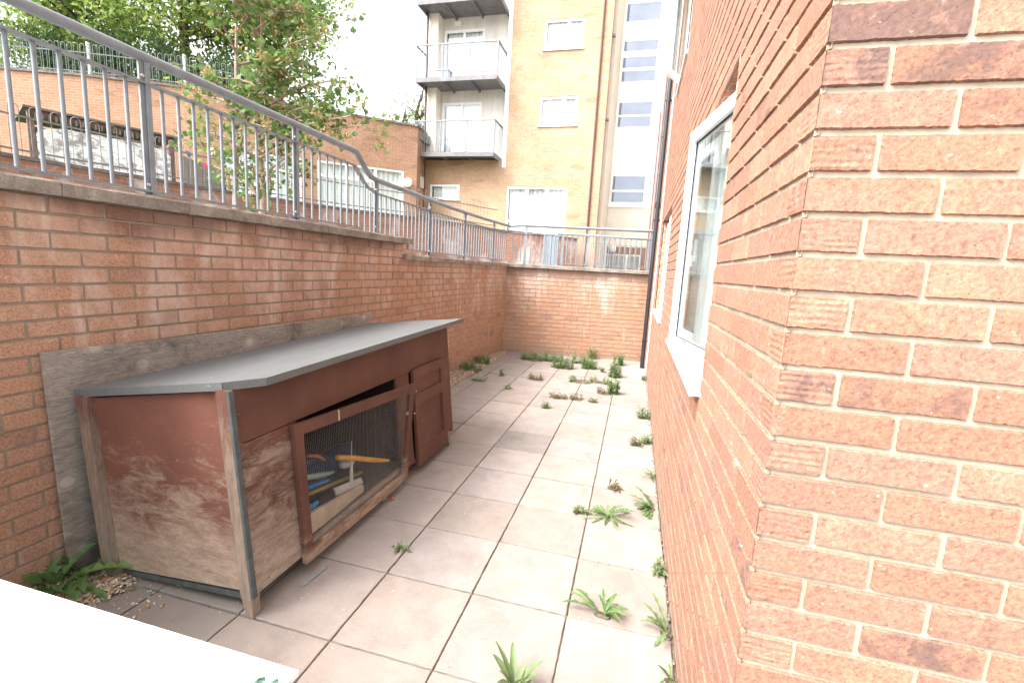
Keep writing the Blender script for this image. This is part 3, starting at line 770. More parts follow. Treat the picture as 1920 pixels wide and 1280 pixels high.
side_window(0.09, 1.72, 1.075, 2.35, [((0.555, 0.14), (0.402, 0.955), 1.135, 2.31, True), ((0.555, 0.985), (0.452, 1.64), 1.135, 2.31, False)])
side_window(3.2, 4.95, 1.075, 2.28, [((0.545, 3.25), (0.50, 4.06), 1.135, 2.24, True), ((0.545, 4.1), (0.52, 4.9), 1.135, 2.24, False)])
side_window(3.35, 4.55, 3.76, 4.96, [((0.52, 4.47), (0.27, 4.06), 3.81, 4.92, True), ((0.55, 3.4), (0.52, 3.92), 3.81, 4.92, False)])
side_window(0.09, 1.72, 3.76, 4.96, [((0.55, 0.14), (0.55, 0.87), 3.81, 4.92, False), ((0.55, .93), (0.55, 1.67), 3.81, 4.92, False)])
# rooms behind the glass
for (y0, y1, z0, z1) in ((0.0, 1.85, .0, 2.5), (3.1, 5.1, .0, 2.5), (0, 5.1, 2.7, 5.2)):
    t = MB(); a, b = 0.605, 3.4
    t.quad((b, y0, z0), (b, y1, z0), (b, y1, z1), (b, y0, z1)); t.quad((a, y0, z0), (b, y0, z0), (b, y0, z1), (a, y0, z1))
    t.quad((a, y1, z0), (a, y1, z1), (b, y1, z1), (b, y1, z0)); t.quad((a, y0, z1), (b, y0, z1), (b, y1, z1), (a, y1, z1)); t.quad((a, y0, z0), (a, y1, z0), (b, y1, z0), (b, y0, z0))
    t.build('room', M['interior'], bld)
for z0 in (1.1, 3.8):
    t = MB()
    for k in range(14):
        y = .12 + k * .118; t.hexa([(0.66, y, z0), (.665, y, z0), (.70, y + .085, z0), (.695, y + .085, z0)], [(0.66, y, z0 + 1.25), (.665, y, z0 + 1.25), (.70, y + .085, z0 + 1.25), (.695, y + .085, z0 + 1.25)])
    t.build('blind', M['blind'], bld); t = MB()
    for k in range(14):
        y = 3.25 + k * .118; t.hexa([(0.66, y, z0), (.665, y, z0), (.70, y + .085, z0), (.695, y + .085, z0)], [(0.66, y, z0 + 1.2), (.665, y, z0 + 1.2), (.70, y + .085, z0 + 1.2), (.695, y + .085, z0 + 1.2)])
    t.build('blind', M['blind'], bld)

def pipe_run(x, y, z0, z1, r, mat, label, brackets=(0.45, 2.4, 4.2, 6.0), joints=(2.6, 5.4)):
    e = empty('downpipe', (x, y, z0), label, 'drainpipe')
    t = MB(); t.tube([(x, y, z0), (x, y, z1)], r, 14); t.build('pipe', mat, e)
    for j in joints:
        t = MB(); t.tube([(x, y, j), (x, y, j + .09)], r * 1.16, 14); t.build('collar', mat, e)
    for b in brackets:
        t = MB(); t.tube([(x, y, b), (x, y, b + .025)], r * 1.22, 14); t.beam((x, y, b + .012), (0.44, y, b + .012), .02, .02); t.build('bracket', mat, e)
    return e
pipe_run(0.378, 6.12, 0.0, 8.0, 0.034, M['black_pipe'], 'thick black drainpipe at the far end of the right wall, reaching the paving')
pipe_run(0.352, 8.1, 1.4, 8.0, 0.03, M['grey_pipe'], 'thin grey brown drainpipe behind the black one', (2.4, 4.2, 6.0), (2.9,))
pipe_run(0.332, 8.75, 1.4, 4.9, 0.022, M['brown_pipe'], 'thinnest brown waste pipe furthest along the right wall', (2.4, 3.6), (4.75,))

# ------------------------------------------------------------------ RETAINING WALLS
lw = empty('retaining_wall', (-2.27, 2, 0), 'long orange brick retaining wall behind the hutch, stone coping stepping down', 'wall')
S_STEP = 2.70 + 3.4
brickwork('brickwork', LW, -0.05, 1.72, -0.005, 0.03, [(S_STEP, 99, 1.555, 3)], [M['brick_left'], M['mortar_l']], lambda s, z: 0.03 if 2.5 < s < 4.6 else 0.2, lw)
def coping_run(path, s0, s1, z0, z1, o0, o1, parent, lens=0.6, seed=1):
    rr = random.Random(seed); s = s0; m = MB(); n = 0
    while s < s1 - .01:
        e = min(s1, s + lens + rr.uniform(-.02, .02)); dz = rr.uniform(-.002, .002); do = rr.uniform(-.003, .003)
        ss = np.linspace(s + .002, e - .002, 13)
        ring = []
        for a in ss:
            jit = lambda k=.0015: rr.gauss(0, k)
            c = [(o0, z0), (o1 + do, z0 + jit()), (o1 + do + jit(), z1 - .010 + dz), (o1 + do - .010 + jit(), z1 + dz + jit()), (o0, z1 + dz)]
            ring.append([(float(path.at(a, o)[0]), float(path.at(a, o)[1]), z) for o, z in c])
        k = 5; vs = [v for r_ in ring for v in r_]; fs = []
        for i in range(len(ring) - 1):
            for j in range(k): fs.append((i * k + j, (i + 1) * k + j, (i + 1) * k + (j + 1) % k, i * k + (j + 1) % k))
        fs.append((4, 3, 2, 1, 0)); o_ = (len(ring) - 1) * k; fs.append((o_, o_ + 1, o_ + 2, o_ + 3, o_ + 4))
        m.add(vs, fs); s = e
    return m.build('coping', M['coping'], parent)
coping_run(LW, 0, S_STEP + .12, 1.72, 1.785, -0.32, 0.05, lw)
coping_run(LW, S_STEP + .01, LW.len + .0, 1.555, 1.612, -0.32, 0.05, lw, seed=3)
t = MB(); extrude_path(t, LW, -.32, -.009, -.05, 1.55); t.mat = 0; extrude_path(t, LW, -.32, -.012, 1.552, 1.715, 0, S_STEP); t.build('core', M['fb_red'], lw)
bw = empty('retaining_wall', (-.85, 6.55, 0), 'low brick end wall facing the camera across the courtyard, white salt stains', 'wall')
brickwork('brickwork', BW, -0.05, 1.555, -0.02, 0.1, [], [M['brick_back'], M['mortar_l']], None, bw)
coping_run(BW, -.0, BW.len - .02, 1.557, 1.616, -.32, .05, bw, seed=5)
t = MB(); extrude_path(t, BW, -.32, -.009, -.05, 1.55); t.build('core', M['fb_red'], bw)

# ------------------------------------------------------------------ RAILINGS
def bal_mesh(name, h, w, mat):
    m = MB(); m.tube([(0, 0, 0), (0, 0, h)], w, 8, cap=False); o = m.build(name, mat); me = o.data; bpy.data.objects.remove(o); return me
def put(name, me, loc, parent):
    o = bpy.data.objects.new(name, me); o.location = loc; return link(o, parent)
rl = empty('guard_railing', (-2.30, 1, 1.785), 'grey galvanised railing on the left wall, handrail kinking down past the step', 'railing')
XR = -2.295
def rx(y):  # railing follows the wall plan
    i = np.interp(y, [p[1] for p in LW_pts], [p[0] for p in LW_pts]); return float(i) - 0.028
HZ1, HZ2 = 2.455, 2.278
hp = [(rx(y), y, HZ1) for y in (-3.3, -1, 1.0, 1.86)] + [(rx(2.04), 2.04, HZ2 + .04), (rx(2.1), 2.1, HZ2 + .012), (rx(2.2), 2.2, HZ2)] + [(rx(y), y, HZ2) for y in (2.9, 3.5, 4, 4.6, 5.2, 5.7, 6.1)]
hc = (-2.13 - .02, 6.44, HZ2)
t = MB(); t.tube(hp + [hc], 0.0245, 16); t.build('handrail', M['galv'], rl)
t = MB()
pl = [(rx(y), y, 2.333) for y in (-3.3, 0, 1.84)] + [(rx(2.03), 2.03, 2.19)] + [(rx(2.2), 2.2, 2.155)]
for a, b in zip(pl[:-1], pl[1:]): t.beam(a, b, .04, .010)
ys = [2.2, 2.9, 3.5, 4, 4.6, 5.2, 5.7, 6.1, 6.4]
for a, b in zip(ys[:-1], ys[1:]): t.beam((rx(a), a, 2.155), (rx(b), b, 2.155), .04, .010)
t.build('top_rail', M['galv'], rl)
t = MB(); t.beam((rx(-3.3), -3.3, 1.812), (rx(1.9), 1.9, 1.812), .04, .010); t.build('bottom_rail', M['galv'], rl)
t = MB()
for a, b in zip(ys[:-1], ys[1:]): t.beam((rx(a), a, 1.665), (rx(b), b, 1.665), .04, .010)
t.build('bottom_rail', M['galv'], rl)
posts = [(-3.24, 1.785, HZ1), (-2.15, 1.785, HZ1), (-1.06, 1.785, HZ1), (0.022, 1.785, HZ1), (1.10, 1.785, HZ1), (2.19, 1.785, HZ2), (3.42, 1.615, HZ2), (4.57, 1.615, HZ2), (5.74, 1.615, HZ2)]
for (y, zb, zt) in posts:
    t = MB(); x = rx(y)
    t.box(x - .006, x + .006, y - .025, y + .025, zb + .004, zt - .02)          # T-shaped flat posts
    t.box(x + .0075, x + .0175, y - .003, y + .022, zb + .004, zt - .022)
    t.box(x - .03, x + .03, y - .04, y + .035, zb, zb + .008)
    po = t.build('post', M['galv'], rl, bevel=.0015)
    t = MB()
    for bz in (zb + .06, zt - .09):
        t.tube([(x + .0062, y - .012, bz), (x + .0135, y - .012, bz)], .0085, 8)
    t.build('bolt', M['bolt'], po)
me1 = bal_mesh('baluster', 2.33 - 1.816, .0085, M['galv']); me2 = bal_mesh('baluster', 2.151 - 1.669, .0085, M['galv'])
for p0, p1 in ((-2.15, -1.06), (-1.06, .022), (.022, 1.10), (1.10, 2.19)):
    for k in range(1, 12):
        y = p0 + (p1 - p0) * k / 12
        if y < -1.6 and k % 1: continue
        if p0 < -2 and k < 6: continue
        if y > 1.86:
            h = bal_mesh('baluster', (2.333 - (y - 1.84) * .72) - 1.787, .0085, M['galv']); put('baluster', h, (rx(y), y, 1.787), rl)
        else: put('baluster', me1, (rx(y), y, 1.814), rl)
for p0, p1, n in ((2.19, 3.42, 13), (3.42, 4.57, 12), (4.57, 5.74, 12), (5.74, 6.42, 7)):
    for k in range(1, n):
        y = p0 + (p1 - p0) * k / n
        if y < 2.8: 
            h = bal_mesh('baluster', 2.151 - (1.787 if y < 2.8 else 1.669), .0085, M['galv']); put('baluster', h, (rx(y), y, 1.787), rl)
        else: put('baluster', me2, (rx(y), y, 1.667), rl)

rb = empty('guard_railing', (-.85, 6.6, 1.616), 'grey galvanised railing along the far end wall, plain straight handrail', 'railing')
def bp(s, off=-.028): x, y = BW.at(s, off); return float(x), float(y)
L = BW.len
t = MB(); t.tube([hc, (*bp(.25), HZ2 + .02), (*bp(L - .08), HZ2 + .02)], .0245, 14); t.build('handrail', M['galv'], rb)
t = MB(); t.beam((*bp(.02), 2.155), (*bp(L - .08), 2.165), .04, .01); t.build('top_rail', M['galv'], rb)
t = MB(); t.beam((*bp(.02), 1.665), (*bp(L - .08), 1.665), .04, .01); t.build('bottom_rail', M['galv'], rb)
for s in (.31, 1.42, L - .06):
    x, y = bp(s); t = MB(); t.box(x - .022, x + .022, y - .006, y + .006, 1.62, HZ2); t.box(x - .035, x + .035, y - .03, y + .03, 1.617, 1.625); t.build('post', M['galv'], rb)
me3 = bal_mesh('baluster', .49, .0085, M['galv'])
for p0, p1, n in ((0, .31, 4), (.31, 1.42, 12), (1.42, L - .06, 12)):
    for k in range(1, n):
        put('baluster', me3, (*bp(p0 + (p1 - p0) * k / n), 1.667), rb)

r2 = empty('guard_railing', (-.5, 7.9, 1.4), 'lower grey railing of the ramp behind the far end wall', 'railing')
t = MB(); t.tube([(-1.5, 7.9, 2.29), (-.5, 7.9, 2.27), (.36, 7.9, 2.235)], .022, 10); t.build('handrail', M['galv'], r2)
t = MB(); t.beam((-1.5, 7.9, 2.13), (.36, 7.9, 2.09), .03, .01); t.build('top_rail', M['galv'], r2)
t = MB(); t.beam((-1.5, 7.9, 1.55), (.36, 7.9, 1.52), .03, .01); t.build('bottom_rail', M['galv'], r2)
for x in (-1.38, -.5, .33): t = MB(); t.box(x - .02, x + .02, 7.89, 7.91, 1.4, 2.25); t.build('post', M['galv'], r2)
me4 = bal_mesh('baluster', .57, .006, M['galv'])
for k in range(16): put('baluster', me4, (-1.3 + k * .1, 7.9, 1.54), r2)

# ------------------------------------------------------------------ UPPER WALL B (planter wall with bow-top fence)
Bp = smooth_path([(-9.0, -4.0), (-9.35, 0), (-9.35, 2.4), (-9.4, 3.6), (-8.95, 5.2), (-8.75, 6.2), (-8.05, 7.95), (-7.3, 9.4), (-6.1, 11.0), (-5.35, 12.4), (-4.45, 13.4), (-2.9, 14.25), (-2.0, 14.95)], 5)
BPth = Path(Bp, side=-1)
def bz(s):
    x, y = BPth.at(s); return 2.85 if y < 12.6 else 2.85 - (float(y) - 12.6) * .062
wb = empty('curved_wall', (-8.5, 6, 1.4), 'curved brick planter wall with dark coping beyond the railing, pale salt stains', 'wall')
t = MB(); extrude_path(t, BPth, -.3, 0, 1.3, 2.85, zfn=lambda s: bz(s) - .06); t.build('brickwork', M['fb_worn'], wb)
t = MB(); 
ss = np.linspace(0, BPth.len, 90)
for a, b in zip(ss[:-1], ss[1:]):
    def P(s, o, z): x, y = BPth.at(s, o); return (float(x), float(y), z)
    t.hexa([P(a, -.33, bz(a) - .057), P(b, -.33, bz(b) - .057), P(b, .04, bz(b) - .057), P(a, .04, bz(a) - .057)], [P(a, -.33, bz(a)), P(b, -.33, bz(b)), P(b, .04, bz(b)), P(a, .04, bz(a))])
t.build('coping', M['coping_dark'], wb)
# garden level behind wall B
Cp = smooth_path([(-60, 2.0), (-30, 4.6), (-22, 6.7), (-18.2, 8.2), (-15.87, 9.05), (-13.38, 10.24)], 4) + [(-7.95, 14.4)]
CP = Path(Cp, side=-1)
t = MB(); t_pts = [(float(BPth.at(s, -.2)[0]), float(BPth.at(s, -.2)[1])) for s in np.linspace(0, BPth.len * .93, 30)]
prism(t, t_pts + [(-3.2, 15.45), (-8.2, 15.4), (-8.1, 14.6)] + [(x, y + .1) for x, y in Cp[::-1][1:]] + [(-60, -4)], 1.3, 2.50); t.build('garden_ground', M['grass'], kind='structure')

def bow_fence(path, s0, s1, pitch, hoopw, z, h, rail_lo, rail_hi, r, label, cat='fence', posts_at=(), postmat=None, seg=8, zfn=None, off=-.12, mat='fence_brown'):
    e = empty('bow_top_fence', (*[float(v) for v in path.at((s0 + s1) / 2, off)], z), label, cat)
    n = int((s1 - s0) / pitch)
    for i in range(n):
        s = s0 + i * pitch; zz = zfn(s) if zfn else z
        pts = []
        a, b = s, s + hoopw; rr = hoopw / 2
        pts.append((a, zz + .03)); pts.append((a, zz + h - rr))
        for k in range(1, 6): t_ = math.pi * (1 - k / 6); pts.append((s + rr + rr * math.cos(t_), zz + h - rr + rr * math.sin(t_)))
        pts.append((b, zz + h - rr)); pts.append((b, zz + .03))
        m = MB(); m.tube([(float(path.at(q, off)[0]), float(path.at(q, off)[1]), w_) for q, w_ in pts], r, 5, cap=False); m.build('hoop', M[mat], e)
    for rz in (rail_lo, rail_hi):
        m = MB(); q = np.linspace(s0, s1, 40)
        for a, b in zip(q[:-1], q[1:]):
            za, zb2 = (zfn(a), zfn(b)) if zfn else (z, z)
            m.beam((*[float(v) for v in path.at(a, off)], za + rz), (*[float(v) for v in path.at(b, off)], zb2 + rz), .008, .03)
        m.build('rail', M[mat], e)
    for s in posts_at:
        x, y = [float(v) for v in path.at(s, off - .03)]; zz = zfn(s) if zfn else z
        m = MB(); m.box(x - .03, x + .03, y - .03, y + .03, zz - .0, zz + h + .06); m.build('post', postmat or M[mat], e)
    return e
sB0 = float(BPth.L[np.argmin(abs(BPth.p[:, 1] - 2.0))]); sB1 = float(BPth.L[np.argmin(abs(BPth.p[:, 1] - 13.4))])
bow_fence(BPth, sB0, sB1, .25, .125, 2.85, .80, .1, .62, .006, 'low bow topped metal fence standing on the curved planter wall', zfn=bz, posts_at=())

# ------------------------------------------------------------------ C / E: low brick building and tall wall on the left
cE = empty('brick_building', (-11, 12, 2.5), 'low single storey brick building with flat parapet left of the balconies', 'building')
sC0 = CP.L[list(map(tuple, np.round(CP.p, 3))).index((-13.38, 10.24))]
def wall_holes(mb, path, s0, s1, z0, z1, holes, o=0.0):
    cs = sorted(set([s0, s1] + [t for t in path.L if s0 < t < s1] + [x for h in holes for x in h[:2]])); zs = sorted(set([z0, z1] + [x for h in holes for x in h[2:]]))
    for a, b in zip(cs[:-1], cs[1:]):
        for c, d in zip(zs[:-1], zs[1:]):
            if any(h[0] < (a + b) / 2 < h[1] and h[2] < (c + d) / 2 < h[3] for h in holes): continue
            P = lambda s, z: (float(path.at(s, o)[0]), float(path.at(s, o)[1]), z)
            mb.quad(P(a, c), P(b, c), P(b, d), P(a, d), [(a, c), (b, c), (b, d), (a, d)])
def s_at(path, x): return float(np.interp(x, path.p[:, 0], path.L))
cw = [(s_at(CP, -12.85), s_at(CP, -11.0), 3.15, 4.78), (s_at(CP, -10.62), s_at(CP, -8.32), 2.9, 4.78)]
t = MB(); wall_holes(t, CP, sC0, CP.len, 2.4, 6.35, cw); 
t.quad((-7.95, 14.4, 2.4), (-8.15, 15.5, 2.4), (-8.15, 15.5, 6.35), (-7.95, 14.4, 6.35), [(0, 2.4), (1.1, 2.4), (1.1, 6.35), (0, 6.35)])
t.build('wall', M['fb_red'], cE)
t = MB(); extrude_path(t, CP, -.3, .04, 6.35, 6.42, sC0); t.hexa([(-8.2, 14.3, 6.351), (-7.9, 14.3, 6.351), (-8.1, 15.5, 6.351), (-8.4, 15.5, 6.351)], [(-8.2, 14.3, 6.421), (-7.9, 14.3, 6.421), (-8.1, 15.5, 6.421), (-8.4, 15.5, 6.421)]); t.build('coping', M['coping_dark'], cE)
def facade_window(parent, P, w0, w1, z0, z1, mull=(), trans=(), fw=.07, blind=True, setback=.08, pane='glass_far', door=False):
    """P(s,off,z)->xyz; frame with mullions, glass and blinds behind"""
    def bar(mb, s0, s1, o0, o1, za, zb):
        mb.hexa([P(s0, o0, za), P(s1, o0, za), P(s1, o1, za), P(s0, o1, za)], [P(s0, o0, zb), P(s1, o0, zb), P(s1, o1, zb), P(s0, o1, zb)])
    m = MB(); a, b = -setback, -setback + .06
    bar(m, w0, w0 + fw, a, b, z0, z1); bar(m, w1 - fw, w1, a, b, z0, z1); bar(m, w0 + fw, w1 - fw, a, b, z0, z0 + fw); bar(m, w0 + fw, w1 - fw, a, b, z1 - fw, z1)
    for s in mull: bar(m, s - .045, s + .045, a + .001, b + .002, z0 + fw, z1 - fw)
    for z in trans: bar(m, w0 + fw, w1 - fw, a + .002, b + .001, z - .04, z + .04)
    fr = m.build('window', M['upvc'], parent)
    m = MB(); bar(m, w0 + fw, w1 - fw, a + .02, a + .03, z0 + fw, z1 - fw); m.build('pane', M[pane], fr)
    if blind:
        m = MB(); n = max(2, int((w1 - w0) / .09))
        for i in range(n):
            s = w0 + fw + (w1 - w0 - 2 * fw) * (i + .1) / n
            m.quad(P(s, a - .13, z0 + .02), P(s + .085, a - .16 + .05 * (i % 2), z0 + .02), P(s + .085, a - .16 + .05 * (i % 2), z1 - .05), P(s, a - .13, z1 - .05))
        m.build('blind', M['blind'], fr)
    m = MB(); bar(m, w0 - .01, w1 + .01, -.6, -.58, z0 - .1, z1 + .1); m.build('room', M['interior'], fr)
    m = MB(); bar(m, w0 - .05, w1 + .05, -setback, .05, z0 - .05, z0 - .002); m.build('sill', M['upvc'], fr)
    return fr
PC = lambda s, o, z: (float(CP.at(s, o)[0]), float(CP.at(s, o)[1]), z)
a, b = cw[0][:2]; facade_window(cE, PC, a, b, 3.15, 4.78, (a + .75, a + 1.55), (4.25,))
a, b = cw[1][:2]; facade_window(cE, PC, a, b, 2.9, 4.78, (a + .95, a + 1.9), (4.3,))
t = MB(); x, y = CP.at(CP.len - .33, .07); t.sphere((float(x), float(y), 4.38), .17, 16, 12, (1, .6, 1)); t.build('lamp', M['bollard_glass'], cE)
x, y = CP.at(s_at(CP, -13.0), .07); t = MB(); t.box(float(x) - .06, float(x) + .06, float(y) - .05, float(y) + .05, 4.5, 4.7); t.build('lamp', M['bollard_glass'], cE)
t = MB(); t.box(-8.07, -8.02, 14.85, 15.15, 4.35, 4.75); t.build('vent', M['beige'], cE)
# roof top of C and hill behind E
t = MB(); prism(t, [(x, y + .25) for x, y in CP.p[CP.L >= sC0 - .01]] + [(-8.15, 40), (-40, 40)], 6.0, 6.3); t.build('flat_roof', M['tarmac'], cE)

eW = empty('tall_wall', (-18, 8.5, 2.5), 'tall orange brick retaining wall below the trees at upper left', 'wall')
t = MB(); wall_holes(t, CP, 0, sC0 - .002, 2.4, 6.35, []); t.build('brickwork', M['fb_red'], eW)
t = MB(); extrude_path(t, CP, -.3, .04, 6.35, 6.42, 0, sC0 - .002); t.build('coping', M['coping_dark'], eW)
sE0, sE1 = s_at(CP, -20.5), s_at(CP, -11.8)
bow_fence(CP, sE0, sE1, .17, .11, 6.42, .86, .1, .62, .010, 'bow topped grey fence on top of the tall wall under the trees', posts_at=(s_at(CP, -15.9), s_at(CP, -13.6), s_at(CP, -18.3)), postmat=M['white_render'], mat='fence_paint')
t = MB(); prism(t, [(-70, 2.3)] + [(x, y + .3) for x, y in Cp if x > -55 and x < -13] + [(-13.2, 10.6), (-13.2, 60), (-70, 60)], 2.0, 6.3); t.build('hill', M['grass'], kind='structure')

# ------------------------------------------------------------------ D: block with balconies
D = empty('apartment_building', (-4.8, 15.5, 1.4), 'four storey yellow brick block with grey steel balconies', 'building')
YD = 15.5
DP = Path([(-8.2, YD), (-1.41, YD)], side=-1)
sx = lambda x: x + 8.2
PD = lambda s, o, z: (s - 8.2, YD - o, z)
dw = [(sx(-7.93), sx(-6.71), 4.03, 4.57), (sx(-4.82), sx(-2.55), 2.55, 4.52), (sx(-3.76), sx(-2.41), 6.64, 7.6), (sx(-3.74), sx(-2.39), 9.16, 10.11), (sx(-3.74), sx(-2.39), 11.7, 12.65)]
rec = (sx(-8.2), sx(-4.92), 5.47, 20)
t = MB(); wall_holes(t, DP, 0, DP.len, 1.3, 14.5, dw + [rec]); t.build('wall', M['fb_yellow'], D)
t = MB(); t.quad((-1.41, YD, 1.3), (-1.41, YD + .35, 1.3), (-1.41, YD + .35, 14.5), (-1.41, YD, 14.5), [(0, 1.3), (.35, 1.3), (.35, 14.5), (0, 14.5)]); t.build('corner', M['fb_reveal'], D)
t = MB(); t.box(-1.42, -1.30, YD + .35, 19.0, 1.3, 14.5); t.build('side_wall', M['beige'], D)
t = MB(); t.box(-8.2, -1.42, YD + .3, 22, 14.3, 14.5); t.box(-8.2, -8.0, YD + .1, 22, 1.3, 14.3); t.box(-8, -1.42, 21.8, 22, 1.3, 14.3); t.build('roof', M['dark_steel'], D)
# recessed concrete balcony bay: the bay sits 0.45 m back
yb = YD + .45
dd = [(-7.7, -6.1, 5.62, 7.66), (-7.7, -6.1, 8.2, 10.22), (-7.7, -6.1, 10.75, 12.8)]
t = MB()
xs = [-8.2, -7.7, -6.1, -4.92]; 
zs = sorted([5.47, 14.5] + [v for d_ in dd for v in d_[2:]])
for a, b in zip(xs[:-1], xs[1:]):
    for c, d_ in zip(zs[:-1], zs[1:]):
        if a == -7.7 and any(q[2] < (c + d_) / 2 < q[3] for q in dd): continue
        t.quad((a, yb, c), (b, yb, c), (b, yb, d_), (a, yb, d_))
t.quad((-4.92, YD, 5.47), (-4.92, yb, 5.47), (-4.92, yb, 14.5), (-4.92, YD, 14.5))
t.quad((-8.2, YD, 5.47), (-4.92, YD, 5.47), (-4.92, yb, 5.47), (-8.2, yb, 5.47))
t.build('balcony_bay', M['concrete'], D)
t = MB(); t.box(-5.06, -4.923, YD - .012, YD + .1, 5.2, 14.4); t.build('pilaster', M['white_render'], D)
t = MB(); t.box(-8.22, -7.78, YD + .02, yb - .002, 5.6, 14.4); t.build('pilaster', M['cream'], D)
PB = lambda s, o, z: (s - 8.2, yb - o, z)
for q in dd: facade_window(D, PB, sx(q[0]), sx(q[1]), q[2], q[3], (sx(-6.9),), (), fw=.09, setback=.05)
facade_window(D, PD, *dw[0], (), ()); facade_window(D, PD, *dw[1], (sx(-4.05), sx(-3.3)), (3.28,))
for q in dw[2:]: facade_window(D, PD, *q, (sx(-2.9),), (), blind=True)
t = MB(); t.tube([(-1.73, YD - .05, 1.4), (-1.73, YD - .05, 14.4)], .035, 8); t.build('downpipe', M['brown_pipe'], D)
t = MB(); t.tube([(-8.15, YD - .1, 2.5), (-8.15, YD - .1, 14.4)], .045, 8); t.build('downpipe', M['brown_pipe'], D)
for z in (5.9, 8.6): t = MB(); t.box(-1.44, -1.30, YD + .1, YD + .22, z + .9, z + .98); t.build('bracket', M['dark_steel'], D)
for zf in (5.46, 8.02, 10.58):
    b0, b1, yo = -8.25, -5.18, YD - .75
    bal = MB()
    bal.box(b0, b1, yo, yb - .004, zf + .06, zf + .12)
    bal.box(b0, b1, yo - .03, yo + .03, zf - .04, zf + .10); bal.box(b0, b0 + .06, yo + .03, yb - .004, zf - .04, zf + .059); bal.box(b1 - .06, b1, yo + .03, yb - .004, zf - .04, zf + .059)
    for k in (1, 2): x = b0 + (b1 - b0) * k / 3; bal.box(x - .03, x + .03, yo + .03, yb - .004, zf - .035, zf + .059)
    bo = bal.build('balcony', M['dark_steel'], D)
    m = MB(); zt = zf + 1.2
    m.beam((b0, yo, zt), (b1, yo, zt), .05, .04); m.beam((b0, yo, zt), (b0, yb, zt), .05, .04); m.beam((b1, yo, zt), (b1, yb, zt), .05, .04)
    for k in range(4): x = b0 + (b1 - b0) * k / 3; m.box(x - .02, x + .02, yo - .02, yo + .02, zf, zt)
    n = int((b1 - b0) / .11)
    for k in range(n): x = b0 + (b1 - b0) * (k + .5) / n; m.box(x - .007, x + .007, yo - .007, yo + .007, zf + .12, zt - .02)
    for xx in (b0, b1):
        for k in range(9): y = yo + .12 + k * .115; m.box(xx - .008, xx + .008, y - .008, y + .008, zf + .12, zt - .02)
    m.build('balustrade', M['galv'], bo)
t = MB(); t.box(-7.3, -7.05, yb - .06, yb, 10.36, 10.5); t.build('vent', M['white_render'], D)

# ------------------------------------------------------------------ F: stair tower
Ft = empty('stair_tower', (-.4, 19, 1.0), 'white rendered stair tower with stacked glazing between the brick blocks', 'building')
YF = 19.0
PF = lambda s, o, z: (s, YF - o, z)
FP = Path([(-1.3, YF), (.62, YF)], side=-1)
gl = [(-1.05, .08, 4.55, 4.95), (-1.2, .1, 5.05, 5.6), (-1.2, .1, 7.55, 7.95), (-1.2, .1, 8.02, 8.5), (-1.2, .1, 9.3, 9.7), (-1.2, .1, 9.82, 10.22), (-1.2, .1, 10.45, 10.82), (-1.2, .1, 11.55, 12.2), (-1.2, .1, 12.6, 13.1)]
t = MB()
zs = sorted(set([3.9, 14.5] + [v for q in gl for v in q[2:]])); xs = [-1.3, -1.2, .1, .62]
for a, b in zip(xs[:-1], xs[1:]):
    for c, d_ in zip(zs[:-1], zs[1:]):
        if a == -1.2 and any(q[2] < (c + d_) / 2 < q[3] for q in gl): continue
        t.quad((a, YF, c), (b, YF, c), (b, YF, d_), (a, YF, d_))
t.box(-1.3, .62, YF + .3, YF + 3, 14.3, 14.5)
t.build('wall', M['white_render'], Ft)
for q in gl:
    t = MB(); t.box(-1.2, .1, YF + .03, YF + .05, q[2], q[3]); t.build('window', M['glass_blue'], Ft)
t = MB(); t.box(-1.3, .2, YF - .06, YF - .005, 4.33, 4.5); t.box(-1.25, .14, YF - .03, YF - .005, 4.96, 5.04); t.build('sill', M['white_render'], Ft)
t = MB(); t.quad((-1.3, YF - .002, 2.7), (.62, YF - .002, 2.7), (.62, YF - .002, 4.33), (-1.3, YF - .002, 4.33)); t.build('base_panel', M['cream'], Ft)
FP2 = Path([(-1.9, YF), (.9, YF)], side=-1)
t = MB(); wall_holes(t, FP2, 0, 2.8, .0, 2.7, [(.55, 2.15, 1.3, 2.4)]); t.build('lower_wall', M['fb_red'], Ft)
PF2 = lambda s, o, z: (s - 1.9, YF - o, z)
facade_window(Ft, PF2, .55, 2.15, 1.3, 2.4, (1.55,), (), blind=False)
t = MB(); t.sphere((-.95, YF - .12, 2.6), .15, 14, 10, (1, .6, 1)); t.build('lamp', M['bollard_glass'], Ft)
t = MB(); t.box(.62, .9, 16.5, 19.4, 1.3, 14.5); t.build('side_wall', M['white_render'], Ft)

# gate leaf and stub wall at the end of wall B
gt = MB(); gt.box(-2.85, -2.35, 13.2, 13.24, 1.42, 2.62); gate = gt.build('metal_gate', M['galv'], label='solid grey metal gate against the far end of the curved wall', cat='gate')
gm = MB()
for k in range(5): gm.box(-2.83 + k * .11, -2.8 + k * .11, 13.185, 13.199, 1.42, 2.66)
gm.build('rib', M['galv'], gate)

